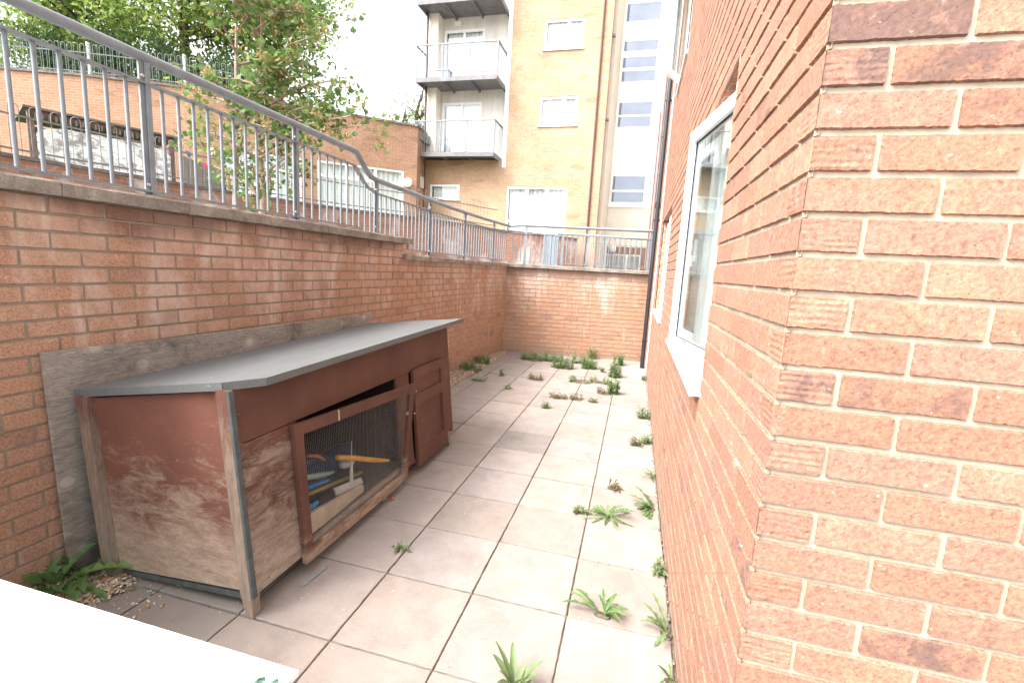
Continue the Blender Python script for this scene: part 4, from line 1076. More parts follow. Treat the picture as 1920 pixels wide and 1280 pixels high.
# ------------------------------------------------------------------ shed with tarpaulin behind wall B
sh = empty('garden_shed', (-10.6, 6, 2.5), 'open timber shelter closed in with a white tarpaulin, behind the curved wall', 'shed')
A_, B_ = Vector((-11.1, 4.75, 0)), Vector((-10.15, 6.75, 0)); dr = (B_ - A_).normalized(); nn = Vector((-dr.y, dr.x, 0))
if nn.dot(Vector((0, -1, 0))) < 0 and nn.x < 0: nn = -nn
def PS(s, o, z): q = A_ + dr * s + Vector((dr.y, -dr.x, 0)) * o; return (q.x, q.y, z)
Ls = (B_ - A_).length
t = MB(); n = 26; m_ = 10
vs = []
for j in range(m_ + 1):
    for i in range(n + 1):
        s = .06 + (Ls - .1) * i / n; z = 2.9 + .82 * j / m_
        z -= .16 * (abs(i / n - .5) * 2) ** 6 * (j / m_)
        vs.append(PS(s, .03 + .02 * math.sin(i * 1.3) + .02 * noise.noise(Vector((i * .4, j * .5, 0))), z))
fs = [(j * (n + 1) + i, j * (n + 1) + i + 1, (j + 1) * (n + 1) + i + 1, (j + 1) * (n + 1) + i) for j in range(m_) for i in range(n)]
t.smooth = True; t.add(vs, fs); t.build('tarpaulin', M['tarp'], sh)
def quadbox(mb, s0, s1, o0, o1, z0, z1): mb.hexa([PS(s0, o0, z0), PS(s1, o0, z0), PS(s1, o1, z0), PS(s0, o1, z0)], [PS(s0, o0, z1), PS(s1, o0, z1), PS(s1, o1, z1), PS(s0, o1, z1)])
t = MB(); quadbox(t, -.1, Ls + .15, -1.6, .14, 3.96, 4.0); t.build('roof', M['coping_dark'], sh)
t = MB(); quadbox(t, -.05, Ls + .1, .0, .05, 3.84, 3.955)
for k in range(24): quadbox(t, -.05 + k * .095, -.02 + k * .095, .051, .13, 3.8, 3.9)
t.build('fascia', M['dark_wood'], sh)
for s in (0, Ls): t = MB(); quadbox(t, s - .05, s + .05, -.06, -.001, 2.5, 3.78); t.build('post', M['dark_wood'], sh)
t = MB(); quadbox(t, .1, Ls - .1, -1.5, -1.46, 2.5, 3.9); t.build('back_panel', M['dark_wood'], sh)
sc = empty('slatted_screen', (-9.9, 7.2, 2.5), 'small grey slatted timber screen beside the tarpaulin shelter', 'fence')
for k in range(9):
    t = MB(); quadbox(t, Ls + .2 + k * .095, Ls + .28 + k * .095, -.02, .02, 2.5, 3.62 - k * .02); t.build('slat', M['grey_wood'], sc)
for k, (nm, cc) in enumerate((('yellow', 'yellow'), ('blue', 'blue'), ('lime', 'green'), ('pink', 'pink'))):
    t = MB(); s = Ls + .08 + k * .16; z = 3.86 - .1 * k
    t.add([PS(s, .06, z), PS(s + .14, .07, z - .05), PS(s + .06, .08, z - .17)], [(0, 1, 2)]); t.add([PS(s, .062, z), PS(s + .14, .072, z - .05), PS(s + .06, .082, z - .17)], [(2, 1, 0)])
    t.build('pennant', M[nm], label='small %s pennant of the bunting on the slatted screen' % cc, cat='bunting', group='bunting on the screen')

# ------------------------------------------------------------------ trees
def leaf_shape(kind):
    if kind == 'maple':
        pts = [(0, -.5), (.14, -.28), (.42, -.3), (.36, -.08), (.5, .12), (.26, .16), (.2, .3), (.0, .55), (-.2, .3), (-.26, .16), (-.5, .12), (-.36, -.08), (-.42, -.3), (-.14, -.28)]
    else:
        pts = [(0, -.5), (.2, -.2), (.22, .1), (0, .5), (-.22, .1), (-.2, -.2)]
    return np.array([(x, y, abs(x) * .25) for x, y in pts])
def leaves(name, centers, size, kind, mat, parent, droop=.5, bright=None):
    sh_ = leaf_shape(kind); k = len(sh_); n = len(centers)
    V = np.zeros((n, k, 3)); BCc = np.zeros((n, k, 3))
    for i in range(n):
        a, b_, c_ = nr.uniform(0, 6.28), nr.normal(0, .7) + droop, nr.uniform(0, 6.28)
        s = size * nr.uniform(.6, 1.25)
        q = (Matrix.Rotation(a, 3, 'Z') @ Matrix.Rotation(b_, 3, 'X') @ Matrix.Rotation(nr.normal(0, .5), 3, 'Y'))
        V[i] = (sh_ * s) @ np.array(q).T + centers[i]
        BCc[i, :, 0] = np.clip((bright[i] if bright is not None else .5) + nr.normal(0, .2), 0, 1)
    me = bpy.data.meshes.new(name); me.vertices.add(n * k); me.vertices.foreach_set('co', V.astype(np.float32).ravel())
    me.loops.add(n * k); me.loops.foreach_set('vertex_index', np.arange(n * k, dtype=np.int32))
    me.polygons.add(n); me.polygons.foreach_set('loop_start', np.arange(0, n * k, k, dtype=np.int32))
    me.materials.append(mat)
    ca = me.color_attributes.new('bc', 'FLOAT_COLOR', 'POINT'); ca.data.foreach_set('color', np.concatenate([BCc.reshape(-1, 3), np.ones((n * k, 1))], 1).astype(np.float32).ravel())
    me.update(calc_edges=True)
    o = bpy.data.objects.new(name, me); return link(o, parent)

def grow_tree(base, stems, limbs_fn, label, crown_mat, leafsize, kind, per, spread, bark, cat='tree', group=None, key_mat=None, r0=.07, name='tree', tz=.75):
    e = empty(name, base, label, cat, group)
    t = MB(); tips = []
    for st in stems:
        t.tube(st, [r0 * (1 - .8 * i / (len(st) - 1)) for i in range(len(st))], 8)
    for (p, q, r_) in limbs_fn:
        p, q = Vector(p), Vector(q); mid = (p + q) / 2 + Vector((0, 0, .08 * (q - p).length))
        t.tube([p, mid, q], [r_, r_ * .6, r_ * .25], 5)
        L_ = (q - p).length
        for k in range(per):
            f = nr.uniform(.25, 1.05) if nr.uniform() < .8 else 1.0; c = p.lerp(q, f) + Vector(nr.normal(0, spread * (.35 + .4 * f), 3))
            c.z += 0
            if k < 3: t.tube([p.lerp(q, min(f, .95)), c], [r_ * .3, r_ * .12], 4, cap=False)
            tips.append(c)
    t.build('trunk', bark, e)
    return e, tips
def cluster_leaves(tips, m, rad, flat=.7):
    pts = []; br = []
    for c in tips:
        b_ = nr.uniform(.15, .85)
        for _ in range(m):
            pts.append(np.array(c) + nr.normal(0, rad, 3) * np.array([1, 1, flat])); br.append(b_)
    return np.array(pts), np.array(br)

# maple in front of the curved wall
tb = (-6.5, 5.0, 1.4)
limbs = []
rr = random.Random(5)
def lim(p, q, r_): limbs.append((p, q, r_))
stem1 = [(-6.66, 5.0, 1.38), (-6.72, 5.0, 2.4), (-6.66, 5.02, 3.6), (-6.6, 5.0, 4.8), (-6.5, 5, 6.4)]
stem2 = [(-6.30, 4.95, 1.38), (-6.12, 5.0, 2.5), (-6.25, 5.05, 3.6), (-6.1, 5.0, 4.8), (-6.05, 5, 6.0)]
for k in range(28):
    z = rr.uniform(3.1, 6.3); st = stem1 if k % 2 else stem2
    f = (z - 1.4) / 5; x0 = -6.6 if k % 2 else -6.2
    a = rr.uniform(0, 6.28); L_ = rr.uniform(.6, 1.45) * (1 - .06 * (z - 3.5)) * (.55 if z < 3.0 else 1)
    lim((x0, 5, z), (x0 + math.cos(a) * L_, 5 + math.sin(a) * L_, z + rr.uniform(.0, .7) * (1 if z > 3 else .3)), .028)
for q in [(-4.15, 5.0, 3.62), (-4.3, 4.8, 3.7), (-4.7, 5.1, 3.9), (-5.0, 4.9, 3.3), (-4.85, 5, 4.0), (-4.6, 5.1, 3.75), (-5.3, 5, 4.6), (-4.9, 5.0, 5.0), (-4.75, 5.1, 4.35), (-5.0, 5, 5.6), (-5.6, 5, 3.1), (-7.4, 5, 3.6), (-7.5, 5, 4.2), (-7.1, 4.9, 3.0), (-6.2, 4.8, 2.75)]:
    lim((-6.2, 5, max(2.3, q[2] - .5)), q, .03)
e, tips = grow_tree(tb, [stem1, stem2], limbs, 'twin stemmed maple with green leaves and rusty seed keys, beside the railing', None, .1, 'maple', 9, .22, M['bark'], r0=.06, name='maple_tree')
pts, br = cluster_leaves(tips, 10, .115)
leaves('crown', pts, .105, 'maple', M['leaf_maple'], e, .4, br)
kt = [tips[i] for i in nr.choice(len(tips), 210, replace=False)]
pts, br = cluster_leaves(kt, 16, .06); leaves('seed_keys', pts, .06, 'oval', M['samara'], e, .8)

def blob_tree(base, h, rx_, ry_, n_l, label, mat, leafsize, seed, name='tree', zc=.6, bark='dark_bark', group='trees on the hill behind the tall wall', m=16, rad=.32, kind='oval', per=9):
    rr = random.Random(seed); x, y, z = base; limbs = []
    st = [(x, y, z), (x + rr.uniform(-.2, .2), y, z + h * .35), (x + rr.uniform(-.3, .3), y, z + h * .65), (x, y, z + h * .92)]
    for k in range(n_l):
        f = rr.uniform(.12, .97); a = rr.uniform(0, 6.28); w_ = math.sin(math.pi * min(1, (f * .85 + .18))) ** .7
        L_ = rr.uniform(.5, 1.0) * w_
        limbs.append(((x, y, z + h * f * .9), (x + math.cos(a) * rx_ * L_, y + math.sin(a) * ry_ * L_, z + h * f + rr.uniform(-.2, .5)), .05))
    e, tips = grow_tree(base, [st], limbs, label, None, leafsize, kind, per, .45, M[bark], r0=.16, name=name, group=group)
    pts, br = cluster_leaves(tips, int(m * 1.5), rad); leaves('crown', pts, leafsize, kind, mat, e, .3, br)
    return e
blob_tree((-19.8, 11.6, 6.3), 6.2, 3.2, 2.6, 46, 'bushy bright green tree at the far upper left', M['leaf_bright'], .21, 1)
blob_tree((-16.2, 12.4, 6.3), 6.8, 2.9, 2.6, 46, 'bright yellow green tree above the fence, left of the maple', M['leaf_bright'], .2, 2)
blob_tree((-13.6, 14.2, 6.3), 6.6, 2.4, 2.4, 36, 'green tree on the hill directly behind the maple crown', M['leaf_bright'], .19, 3)
blob_tree((-23.5, 12.5, 6.3), 7.5, 3.4, 2.6, 36, 'green tree furthest left, at the very edge above the tall wall', M['leaf_bright'], .2, 4)
for i, (x, y, h, lb) in enumerate([(-18.6, 9.9, 1.5, 'dark low bush behind the fence at the left edge'), (-16.9, 10.4, 1.5, 'dark low bush behind the fence, left of the white post'), (-15.2, 10.9, 1.3, 'dark low bush behind the fence, right of the white post'), (-13.6, 11.6, 1.2, 'dark low bush behind the fence near the maple')]):
    blob_tree((x, y, 6.3), h, 1.1, .8, 16, lb, M['leaf_dark'], .11, 20 + i, 'bush', group='bushes behind the upper fence', m=16, rad=.16)
blob_tree((-9.9, 18.6, 6.3), 2.9, .8, .8, 16, 'thin sapling seen over the low brick roof beside the balconies', M['leaf_bright'], .11, 31, 'sapling', group=None, m=8, rad=.15, per=6)
blob_tree((-11.2, 19.6, 6.3), 2.5, .9, .8, 14, 'small sapling left of the taller one over the low brick roof', M['leaf_bright'], .11, 32, 'sapling', group=None, m=8, rad=.15, per=6)
t = MB()
for k in range(14): x = -9.6 + k * .11; t.box(x - .012, x + .012, 16.5, 16.52, 6.3, 7.15)
t.box(-9.65, -8.1, 16.48, 16.5, 6.45, 6.5); t.box(-9.65, -8.1, 16.48, 16.5, 6.95, 7.0)
t.build('roof_railing', M['galv'], label='short pale fence standing on the low brick roof beside the balconies', cat='fence')

# ------------------------------------------------------------------ HUTCH
HX, HY = -1.264, -0.43
hu = empty('rabbit_hutch', (-1.66, .65, 0), 'old brown painted timber hutch with felt roof, standing against the brick wall', 'rabbit hutch')
def H(a, y, z): return (HX - a - .1 * z, y, z)          # a: depth back from the front; the hutch leans toward the wall
def hbox(mb, a0, a1, y0, y1, z0, z1):
    mb.hexa([H(a0, y0, z0), H(a1, y0, z0), H(a1, y1, z0), H(a0, y1, z0)], [H(a0, y0, z1), H(a1, y0, z1), H(a1, y1, z1), H(a0, y1, z1)])
YE = 1.78
def topz(a, y): return .985 + (y + .43) / 2.2 * .03 - a * .165
def hpoly(mb, pts, y0, y1):  # profile in (a,z) extruded along y
    n = len(pts); vs = [H(a, y0, z) for a, z in pts] + [H(a, y1, z) for a, z in pts]
    mb.add(vs, [tuple(range(n)), tuple(range(n, 2 * n))[::-1]] + [(i, n + i, n + (i + 1) % n, (i + 1) % n) for i in range(n)])
# posts / legs
for (a0, a1, y0, y1, z1, zs_) in ((-.002, .052, -.462, -.412, .985, 0.0), (.77, .835, -.462, -.405, .862, .0), (-.012, .036, 1.655, 1.705, .12, 0), (.78, .83, 1.6, 1.66, .12, 0), (-.0, .045, .60, .64, .1, 0), (.70, .75, .60, .64, .1, 0)):
    m = MB(); n = 8
    for i in range(n):
        za, zb = zs_ + (z1 - zs_) * i / n, zs_ + (z1 - zs_) * (i + 1) / n
        w0 = .004 * math.sin(i * 2.1); 
        if i == 0: m.hexa([H(a0 + .008, y0 + .006, za), H(a1 - .012, y0 + .004, za + .012), H(a1 - .01, y1 - .01, za), H(a0 + .006, y1 - .006, za + .01)], [H(a0, y0, zb), H(a1, y0, zb), H(a1, y1, zb), H(a0, y1, zb)])
        else: m.add([H(a0, y0, za), H(a1, y0, za), H(a1, y1, za), H(a0, y1, za), H(a0, y0, zb), H(a1, y0, zb), H(a1, y1, zb), H(a0, y1, zb)], [(0, 1, 5, 4), (1, 2, 6, 5), (2, 3, 7, 6), (3, 0, 4, 7)] + ([(4, 5, 6, 7)] if i == n - 1 else []))
    m.build('leg', M['hutch_post'], hu)
# left side panel
m = MB(); hpoly(m, [(.052, .10), (.775, .045), (.775, topz(.775, -.43) - .005), (.052, topz(.052, -.43) - .005)], -.43, -.415); m.build('side_panel', M['hutch_side'], hu)
m = MB(); hpoly(m, [(.06, .055), (.77, .012), (.77, .036), (.06, .082)], -.425, -.40); m.build('batten', M['green_edge'], hu)
m = MB(); m.hexa([H(-.016, -.464, .1), H(-.003, -.464, .1), H(-.003, -.44, .1), H(-.016, -.44, .1)], [H(-.016, -.464, .984), H(-.003, -.464, .984), H(-.003, -.44, .984), H(-.016, -.44, .984)]); m.build('corner_trim', M['green_edge'], hu)
m = MB(); hpoly(m, [(.02, .12), (.8, .12), (.8, topz(.8, YE) - .005), (.02, topz(.02, YE) - .005)], YE - .016, YE); m.build('side_panel', M['hutch_front'], hu)
# front boards
m = MB(); hbox(m, -.004, .012, -.44, -.1, .10, .752); m.build('front_board', M['hutch_stile'], hu)
m = MB(); m.hexa([H(-.004, -.44, .757), H(.012, -.44, .757), H(.012, YE, .757), H(-.004, YE, .757)], [H(-.004, -.44, .984), H(.012, -.44, .984), H(.012, YE, 1.012), H(-.004, YE, 1.012)]); 
m.build('fascia_board', wood_worn('hutch_fascia', PAINT, BARE, 0.30, (1, 1, 9), seed=4), hu)
m = MB(); hbox(m, -.004, .012, .853, 1.04, .10, .754); m.build('front_board', M['hutch_front'], hu)
m = MB(); hbox(m, -.004, .012, 1.605, YE, .10, .754); m.build('front_board', M['hutch_front'], hu)
m = MB(); hbox(m, -.0, .02, -.1, .853, .09, .135); m.build('bottom_rail', M['hutch_stile'], hu)
m = MB(); hbox(m, .0, .02, 1.04, 1.605, .09, .12); m.build('bottom_rail', M['hutch_front'], hu)
# inside
m = MB(); hbox(m, .02, .79, -.413, 1.76, .118, .132); m.build('floor', M['floor_wood'], hu)
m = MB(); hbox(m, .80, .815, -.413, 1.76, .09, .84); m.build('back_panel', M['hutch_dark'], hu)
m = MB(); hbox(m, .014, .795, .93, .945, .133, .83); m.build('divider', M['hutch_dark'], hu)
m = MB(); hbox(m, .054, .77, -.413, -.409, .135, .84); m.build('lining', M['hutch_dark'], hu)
# roof
rf = [(-1.262, -.335, 1.002), (-1.285, -.44, .999), (-2.205, -.455, .858), (-2.215, 1.99, .932), (-1.285, 1.985, 1.052)]
rf = [(-1.288, -.33, 1.0), (-1.385, -.452, .995), (-2.215, -.44, .862), (-2.215, 2.0, .928), (-1.288, 1.975, 1.047)]
m = MB(); nn_ = len(rf)
vs = [(x, y, z - .004) for x, y, z in rf] + [(x, y, z + .018) for x, y, z in rf]
m.add(vs, [tuple(range(nn_)), tuple(range(nn_, 2 * nn_))[::-1]] + [(i, nn_ + i, nn_ + (i + 1) % nn_, (i + 1) % nn_) for i in range(nn_)])
roof = m.build('roof', M['felt'], hu)
m = MB()
for a, b in ((0, 1), (1, 2), (4, 0)):
    p, q = Vector(rf[a]), Vector(rf[b]); d = (q - p).normalized(); o_ = Vector((-d.y, d.x, 0)) * -1
    c_ = Vector((-1.75, .8, 0)); mid = (p + q) / 2
    if (mid + o_ * .1 - c_).length < (mid - c_).length: o_ = -o_
    m.beam(p + o_ * .002 + Vector((0, 0, .004)), q + o_ * .002 + Vector((0, 0, .004)), .005, .034)
m.build('felt_edge', M['felt'], roof)
m = MB()
for i in range(16):
    y = -.25 + i * .145; x = -1.281
    z = .999 + (y + .33) / 2.3 * .047
    m.sphere((x, y, z + .006), .005, 6, 4)
for (y, z) in ((-.42, .88), (-.425, .6), (-.428, .4), (-.43, .2), (-.2, .14), (-.36, .13), (-.43, .72)):
    p = H(-.006, y, z); m.sphere(p, .0038, 6, 4)
m.build('nail', M['dark_wood'], hu)
# small right door with two recessed panels
dr_ = empty('x'); bpy.data.objects.remove(dr_)
d0, d1, z0, z1 = 1.062, 1.595, .062, .775
m = MB(); hbox(m, -.022, -.005, d0, d1, z0, z1)
door = None
fwd = .075
m = MB()
for (a, b, c, d_) in ((d0, d0 + fwd, z0, z1), (d1 - fwd * .7, d1, z0, z1), (d0 + fwd, d1 - fwd * .7, z0, z0 + .12), (d0 + fwd, d1 - fwd * .7, z1 - .07, z1), (d0 + fwd, d1 - fwd * .7, .505, .585)):
    hbox(m, -.032, -.008, a, b, c, d_)
door = m.build('door', wood_worn('small_door_wood', PAINT, BARE, 0.33, (1, 1, 9), zlow=.1, seed=6), hu)
m = MB(); hbox(m, -.014, -.006, d0 + fwd - .005, d1 - fwd * .7 + .005, z0 + .115, z1 - .065); m.build('door_panel', M['hutch_front'], door)
m = MB(); m.sphere(H(-.036, d0 - .03, .47), .006); m.sphere(H(-.036, d0 + .02, .62), .005); m.build('screw', M['bolt'], door)
# mesh door hanging askew: quad corners
DBL, DTL, DTR, DBR = Vector((-1.252, -.155, .066)), Vector((-1.318, -.152, .752)), Vector((-1.222, .895, .727)), Vector((-1.252, .868, .052))
dn = Vector((1, 0, .09)).normalized()
def DP_(u, v, o=0.0):
    q = (DBL * (1 - u) + DBR * u) * (1 - v) + (DTL * (1 - u) + DTR * u) * v; return q + dn * o
def dbar(mb, u0, u1, v0, v1, o0, o1):
    mb.hexa([DP_(u0, v0, o0), DP_(u1, v0, o0), DP_(u1, v0, o1), DP_(u0, v0, o1)], [DP_(u0, v1, o0), DP_(u1, v1, o0), DP_(u1, v1, o1), DP_(u0, v1, o1)])
fu, fv = .052, .085
m = MB()
dbar(m, 0, fu, 0, 1, -.012, .014); dbar(m, 1 - fu, 1, 0, 1, -.012, .014); dbar(m, fu, 1 - fu, 0, fv, -.012, .0135); dbar(m, fu, .285, 1 - fv, 1, -.012, .0135); dbar(m, .2885, 1 - fu, 1 - fv, 1, -.012, .0135)
md = m.build('mesh_door', M['door_frame'], hu, bevel=.0015)
m = MB(); dbar(m, .282, .291, 1 - fv, 1.0, .012, .0155); m.build('joint_strip', M['tan'], md)
m = MB(); NW, NH = 74, 46
for i in range(1, NW):
    u = fu + (1 - 2 * fu) * i / NW; m.tube([DP_(u, fv, -.001), DP_(u + .001 * math.sin(i), .5, -.001 + .002 * math.sin(i * .3)), DP_(u, 1 - fv, -.001)], 0.0005, 3, cap=False)
for j in range(1, NH):
    v = fv + (1 - 2 * fv) * j / NH; m.tube([DP_(fu, v, .0), DP_(.5, v + .001 * math.sin(j), .0), DP_(1 - fu, v, .0)], 0.0005, 3, cap=False)
m.build('wire_mesh', M['wire'], md)
m = MB(); c_ = DP_(.93, .72, .012); 
for k in range(5): a = k * 1.3; m.tube([c_ + Vector((0, -.02 * math.cos(a), -.015 * math.sin(a))), c_ + Vector((.004, .02 * math.cos(a), .015 * math.sin(a)))], .0016, 4)
m.build('latch', M['wire'], md)

# things kept inside the hutch
def thing_mesh(mb, name, mats, label, cat, **k): return mb.build(name, mats, label=label, cat=cat, **k)
m = MB(); m.tube([H(.12, .342, .386), H(.10, .45, .345), H(.06, .64, .262), H(.04, .76, .216)], [.015, .016, .017, .010], 12); thing_mesh(m, 'plastic_bat', M['yellow'], 'bright yellow plastic tube behind the hutch wire mesh', 'toy bat')
sq = empty('window_squeegee', H(.08, .38, .16), 'off white squeegee with a thin upright rod inside the hutch', 'squeegee')
m = MB(); m.hexa([H(.08, .255, .194), H(.095, .255, .194), H(.095, .52, .158), H(.08, .52, .158)], [H(.08, .245, .249), H(.095, .245, .249), H(.095, .505, .2), H(.08, .505, .2)]); m.build('blade', M['pale'], sq, bevel=.004)
m = MB(); m.tube([H(.09, .41, .21), H(.09, .43, .32)], [.013, .008], 8); m.build('grip', M['pale'], sq)
m = MB(); m.tube([H(.09, .43, .32), H(.09, .449, .449)], .0025, 6); m.build('rod', M['pale'], sq)
m = MB(); m.hexa([H(.03, -.09, .14), H(.05, -.09, .14), H(.07, .476, .124), H(.05, .47, .124)], [H(.03, -.09, .255), H(.05, -.09, .255), H(.07, .48, .172), H(.05, .476, .166)]); thing_mesh(m, 'timber_offcut', M['tan'], 'bare plank offcut lying on the hutch floor behind the mesh', 'plank')
m = MB(); m.tube([H(.12, -.08, .33), H(.12, .037, .292), H(.16, .627, .17)], [.013, .013, .011], 8); thing_mesh(m, 'cane', M['olive'], 'long olive yellow cane lying in the hutch clutter', 'cane')
m = MB(); m.tube([H(.15, .0, .38), H(.15, .114, .356), H(.165, .25, .31), H(.18, .374, .272)], [.010, .016, .018, .010], 8); thing_mesh(m, 'plastic_racket', M['mintp'], 'pale green flat handle in the hutch clutter', 'toy')
m = MB(); m.tube([H(.055, -.09, .285), H(.055, -.045, .272), H(.055, .02, .258), H(.055, .066, .262)], [.012, .018, .016, .008], 8); thing_mesh(m, 'plastic_spade', M['blue'], 'bright blue plastic piece at the lower left of the hutch mesh', 'toy')
m = MB(); m.sphere(H(.32, .25, .24), .13, 12, 8, (1, 2.2, 1.0), jit=.12); thing_mesh(m, 'plastic_bag', M['navy'], 'dark blue crumpled bag at the back of the hutch', 'bag')
m = MB(); m.sphere(H(.4, .72, .2), .1, 12, 8, (1, 1.6, .8), jit=.12); thing_mesh(m, 'cloth_bundle', M['navy'], 'dark navy cloth bundle on the right in the hutch', 'cloth')
m = MB(); m.tube([H(.2, .191, .44), H(.2, .27, .41), H(.2, .33, .362)], [.008, .012, .009], 8); thing_mesh(m, 'plastic_peg', M['orange'], 'orange stick on top of the hutch clutter', 'toy')
m = MB(); m.sphere(H(.15, .47, .30), .042, 10, 8, (1, 1.5, .7), jit=.05); thing_mesh(m, 'plastic_tub', M['pale'], 'grey tub under the yellow tube in the hutch', 'tub')
m = MB(); m.tube([H(.1, -.05, .36), H(.1, .023, .338), H(.12, .244, .289)], .011, 8); thing_mesh(m, 'plastic_rod', M['blue'], 'slim blue rod below the mint handle in the hutch', 'toy')
m = MB(); m.tube([H(.22, .05, .42), H(.25, .35, .36)], .03, 8); thing_mesh(m, 'folded_cloth', M['navy'], 'rolled dark blue cloth under the orange stick in the hutch', 'cloth')

# ------------------------------------------------------------------ board leaning on the wall
m = MB(); pts = [(-.525, .13), (-.50, .05), (-.42, .025), (2.03, .02), (2.03, 1.02), (.9, 1.035), (-.53, 1.062)]
def ply_x(z): return -2.205 - .036 * z
n_ = len(pts); th = .018
m.add([(ply_x(z), y, z) for y, z in pts] + [(ply_x(z) - th, y, z) for y, z in pts], [tuple(range(n_)), tuple(range(n_, 2 * n_))[::-1]] + [(i, n_ + i, n_ + (i + 1) % n_, (i + 1) % n_) for i in range(n_)])
thing_mesh(m, 'plywood_board', M['ply'], 'weathered grey knotty plywood sheet leaning between hutch and brick wall', 'board')

# foreground table top
tb_ = empty('garden_table', (-1.2, -1.75, 0), 'white painted tabletop at the lower left corner, pale green edges', 'table')
ZT = .85
m = MB(); prism(m, [(-2.15, -2.25), (-.374, -2.25), (-.374, -1.362), (-.366, -1.356), (-.352, -1.368), (-.345, -1.352), (-.318, -1.372), (-.316, -1.337), (-2.15, -1.345)], ZT - .012, ZT); m.build('tabletop', M['white_top'], tb_, bevel=.002)
m = MB(); m.box(-2.1, -.326, -1.36, -1.342, ZT - .2, ZT - .0185); m.box(-.395, -.377, -2.2, -1.361, ZT - .2, ZT - .0125); m.box(-.342, -.324, -2.2, -1.361, ZT - .2, ZT - .015); m.build('apron', M['mint'], tb_)
for x, y in ((-2.08, -1.4), (-.40, -1.4), (-2.08, -2.2), (-.40, -2.2)): m = MB(); m.box(x - .025, x + .025, y - .025, y + .0185, 0, ZT - .019); m.build('leg', M['mint'], tb_)

# loose bits on the paving
m = MB(); m.beam((-1.20, -.07, .008), (-1.215, -.225, .007), .022, .01); thing_mesh(m, 'wood_strip', M['grey_wood'], 'thin grey splinter of wood on the paving under the mesh door', 'wood strip')
m = MB(); m.sphere((-.978, .202, .006), .009, 8, 6, (1, 1.1, .7)); thing_mesh(m, 'bottle_cap', M['dark_wood'], 'tiny dark round cap on the paving below the mesh door', 'bottle cap')
m = MB(); m.sphere((-1.235, .66, .012), .014, 8, 6, (1, 1.2, .8), jit=.1); thing_mesh(m, 'brick_chip', M['terracotta'], 'small reddish chip beside the middle hutch leg', 'stone')
m = MB(); m.sphere((-2.15, -.44, .02), .03, 9, 7, (1.1, 1, .7), jit=.12); thing_mesh(m, 'brick_chip', M['terracotta'], 'broken terracotta piece in the gravel by the rear hutch leg', 'stone')
for i, (x, y, s) in enumerate(((-2.12, 5.15, .035), (-2.05, 5.3, .03), (-2.15, 5.45, .03), (-2.02, 5.5, .025))):
    m = MB(); m.sphere((x, y, s * .5), s, 9, 7, (1.2, 1, .7), jit=.12)
    m.build('white_stone', M['pale'], label=['largest pale stone of the row at the foot of the left wall, nearest the camera', 'second pale stone of the row at the foot of the left wall', 'third pale stone of the row, closest to the brick', 'smallest pale stone of the row, furthest from the camera'][i], cat='stone', group='pale stones at the left wall')

# ------------------------------------------------------------------ weeds
def strap(mb, p, az, L_, W_, rise, curl, teeth=0, n=9, roll=0.0):
    """one leaf: arcs up then droops; toothed margin when teeth>0"""
    d = Vector((math.cos(az), math.sin(az), 0)); sd_ = Vector((-d.y, d.x, 0)); pos = Vector(p); vs = []; el = rise
    N = max(n, teeth * 3)
    for i in range(N + 1):
        f = i / N; w_ = W_ * (math.sin(math.pi * min(1, f * .9 + .08)) ** .8) * (.35 + .65 * f if teeth else 1)
        if teeth: w_ *= (1.0 if i % 3 == 0 else (.62 if i % 3 == 1 else .35)) if f < .85 else 1
        w_ = max(w_, .0012); up = Vector((0, 0, 1)) * (abs(w_) * .35)
        vs += [pos - sd_ * w_ / 2 + up, pos.copy(), pos + sd_ * w_ / 2 + up]
        el -= curl / N; pos = pos + (d * math.cos(el) + Vector((0, 0, math.sin(el)))) * (L_ / N)
        if pos.z < .003: pos.z = .003
    fs = []
    for i in range(N): a = i * 3; fs += [(a, a + 1, a + 4, a + 3), (a + 1, a + 2, a + 5, a + 4)]
    mb.cur = (rnd.uniform(0, 1), 0, 0); old = mb.smooth; mb.smooth = True; mb.add(vs, fs); mb.smooth = old
def rosette(x, y, n, L_, W_, teeth, rise=(.3, 1.1), curl=(1.0, 1.8), az=(0, 6.28), label='', mat='weed', group='weeds in the paving joints', name='dandelion', cat='weed'):
    m = MB()
    for i in range(n):
        a = az[0] + (az[1] - az[0]) * (i + rnd.random() * .8) / n
        strap(m, (x + rnd.uniform(-.006, .006), y + rnd.uniform(-.006, .006), .002), a, L_ * rnd.uniform(.55, 1.1), W_ * rnd.uniform(.7, 1.15), rnd.uniform(*rise), rnd.uniform(*curl), teeth)
    m.mat = 1; m.sphere((x, y, .0), .018, 10, 6, (1.3, 1, .3), jit=.25)
    return m.build(name, [M[mat], M['root_soil']], label=label, cat=cat, group=group, loc=(x, y, 0))
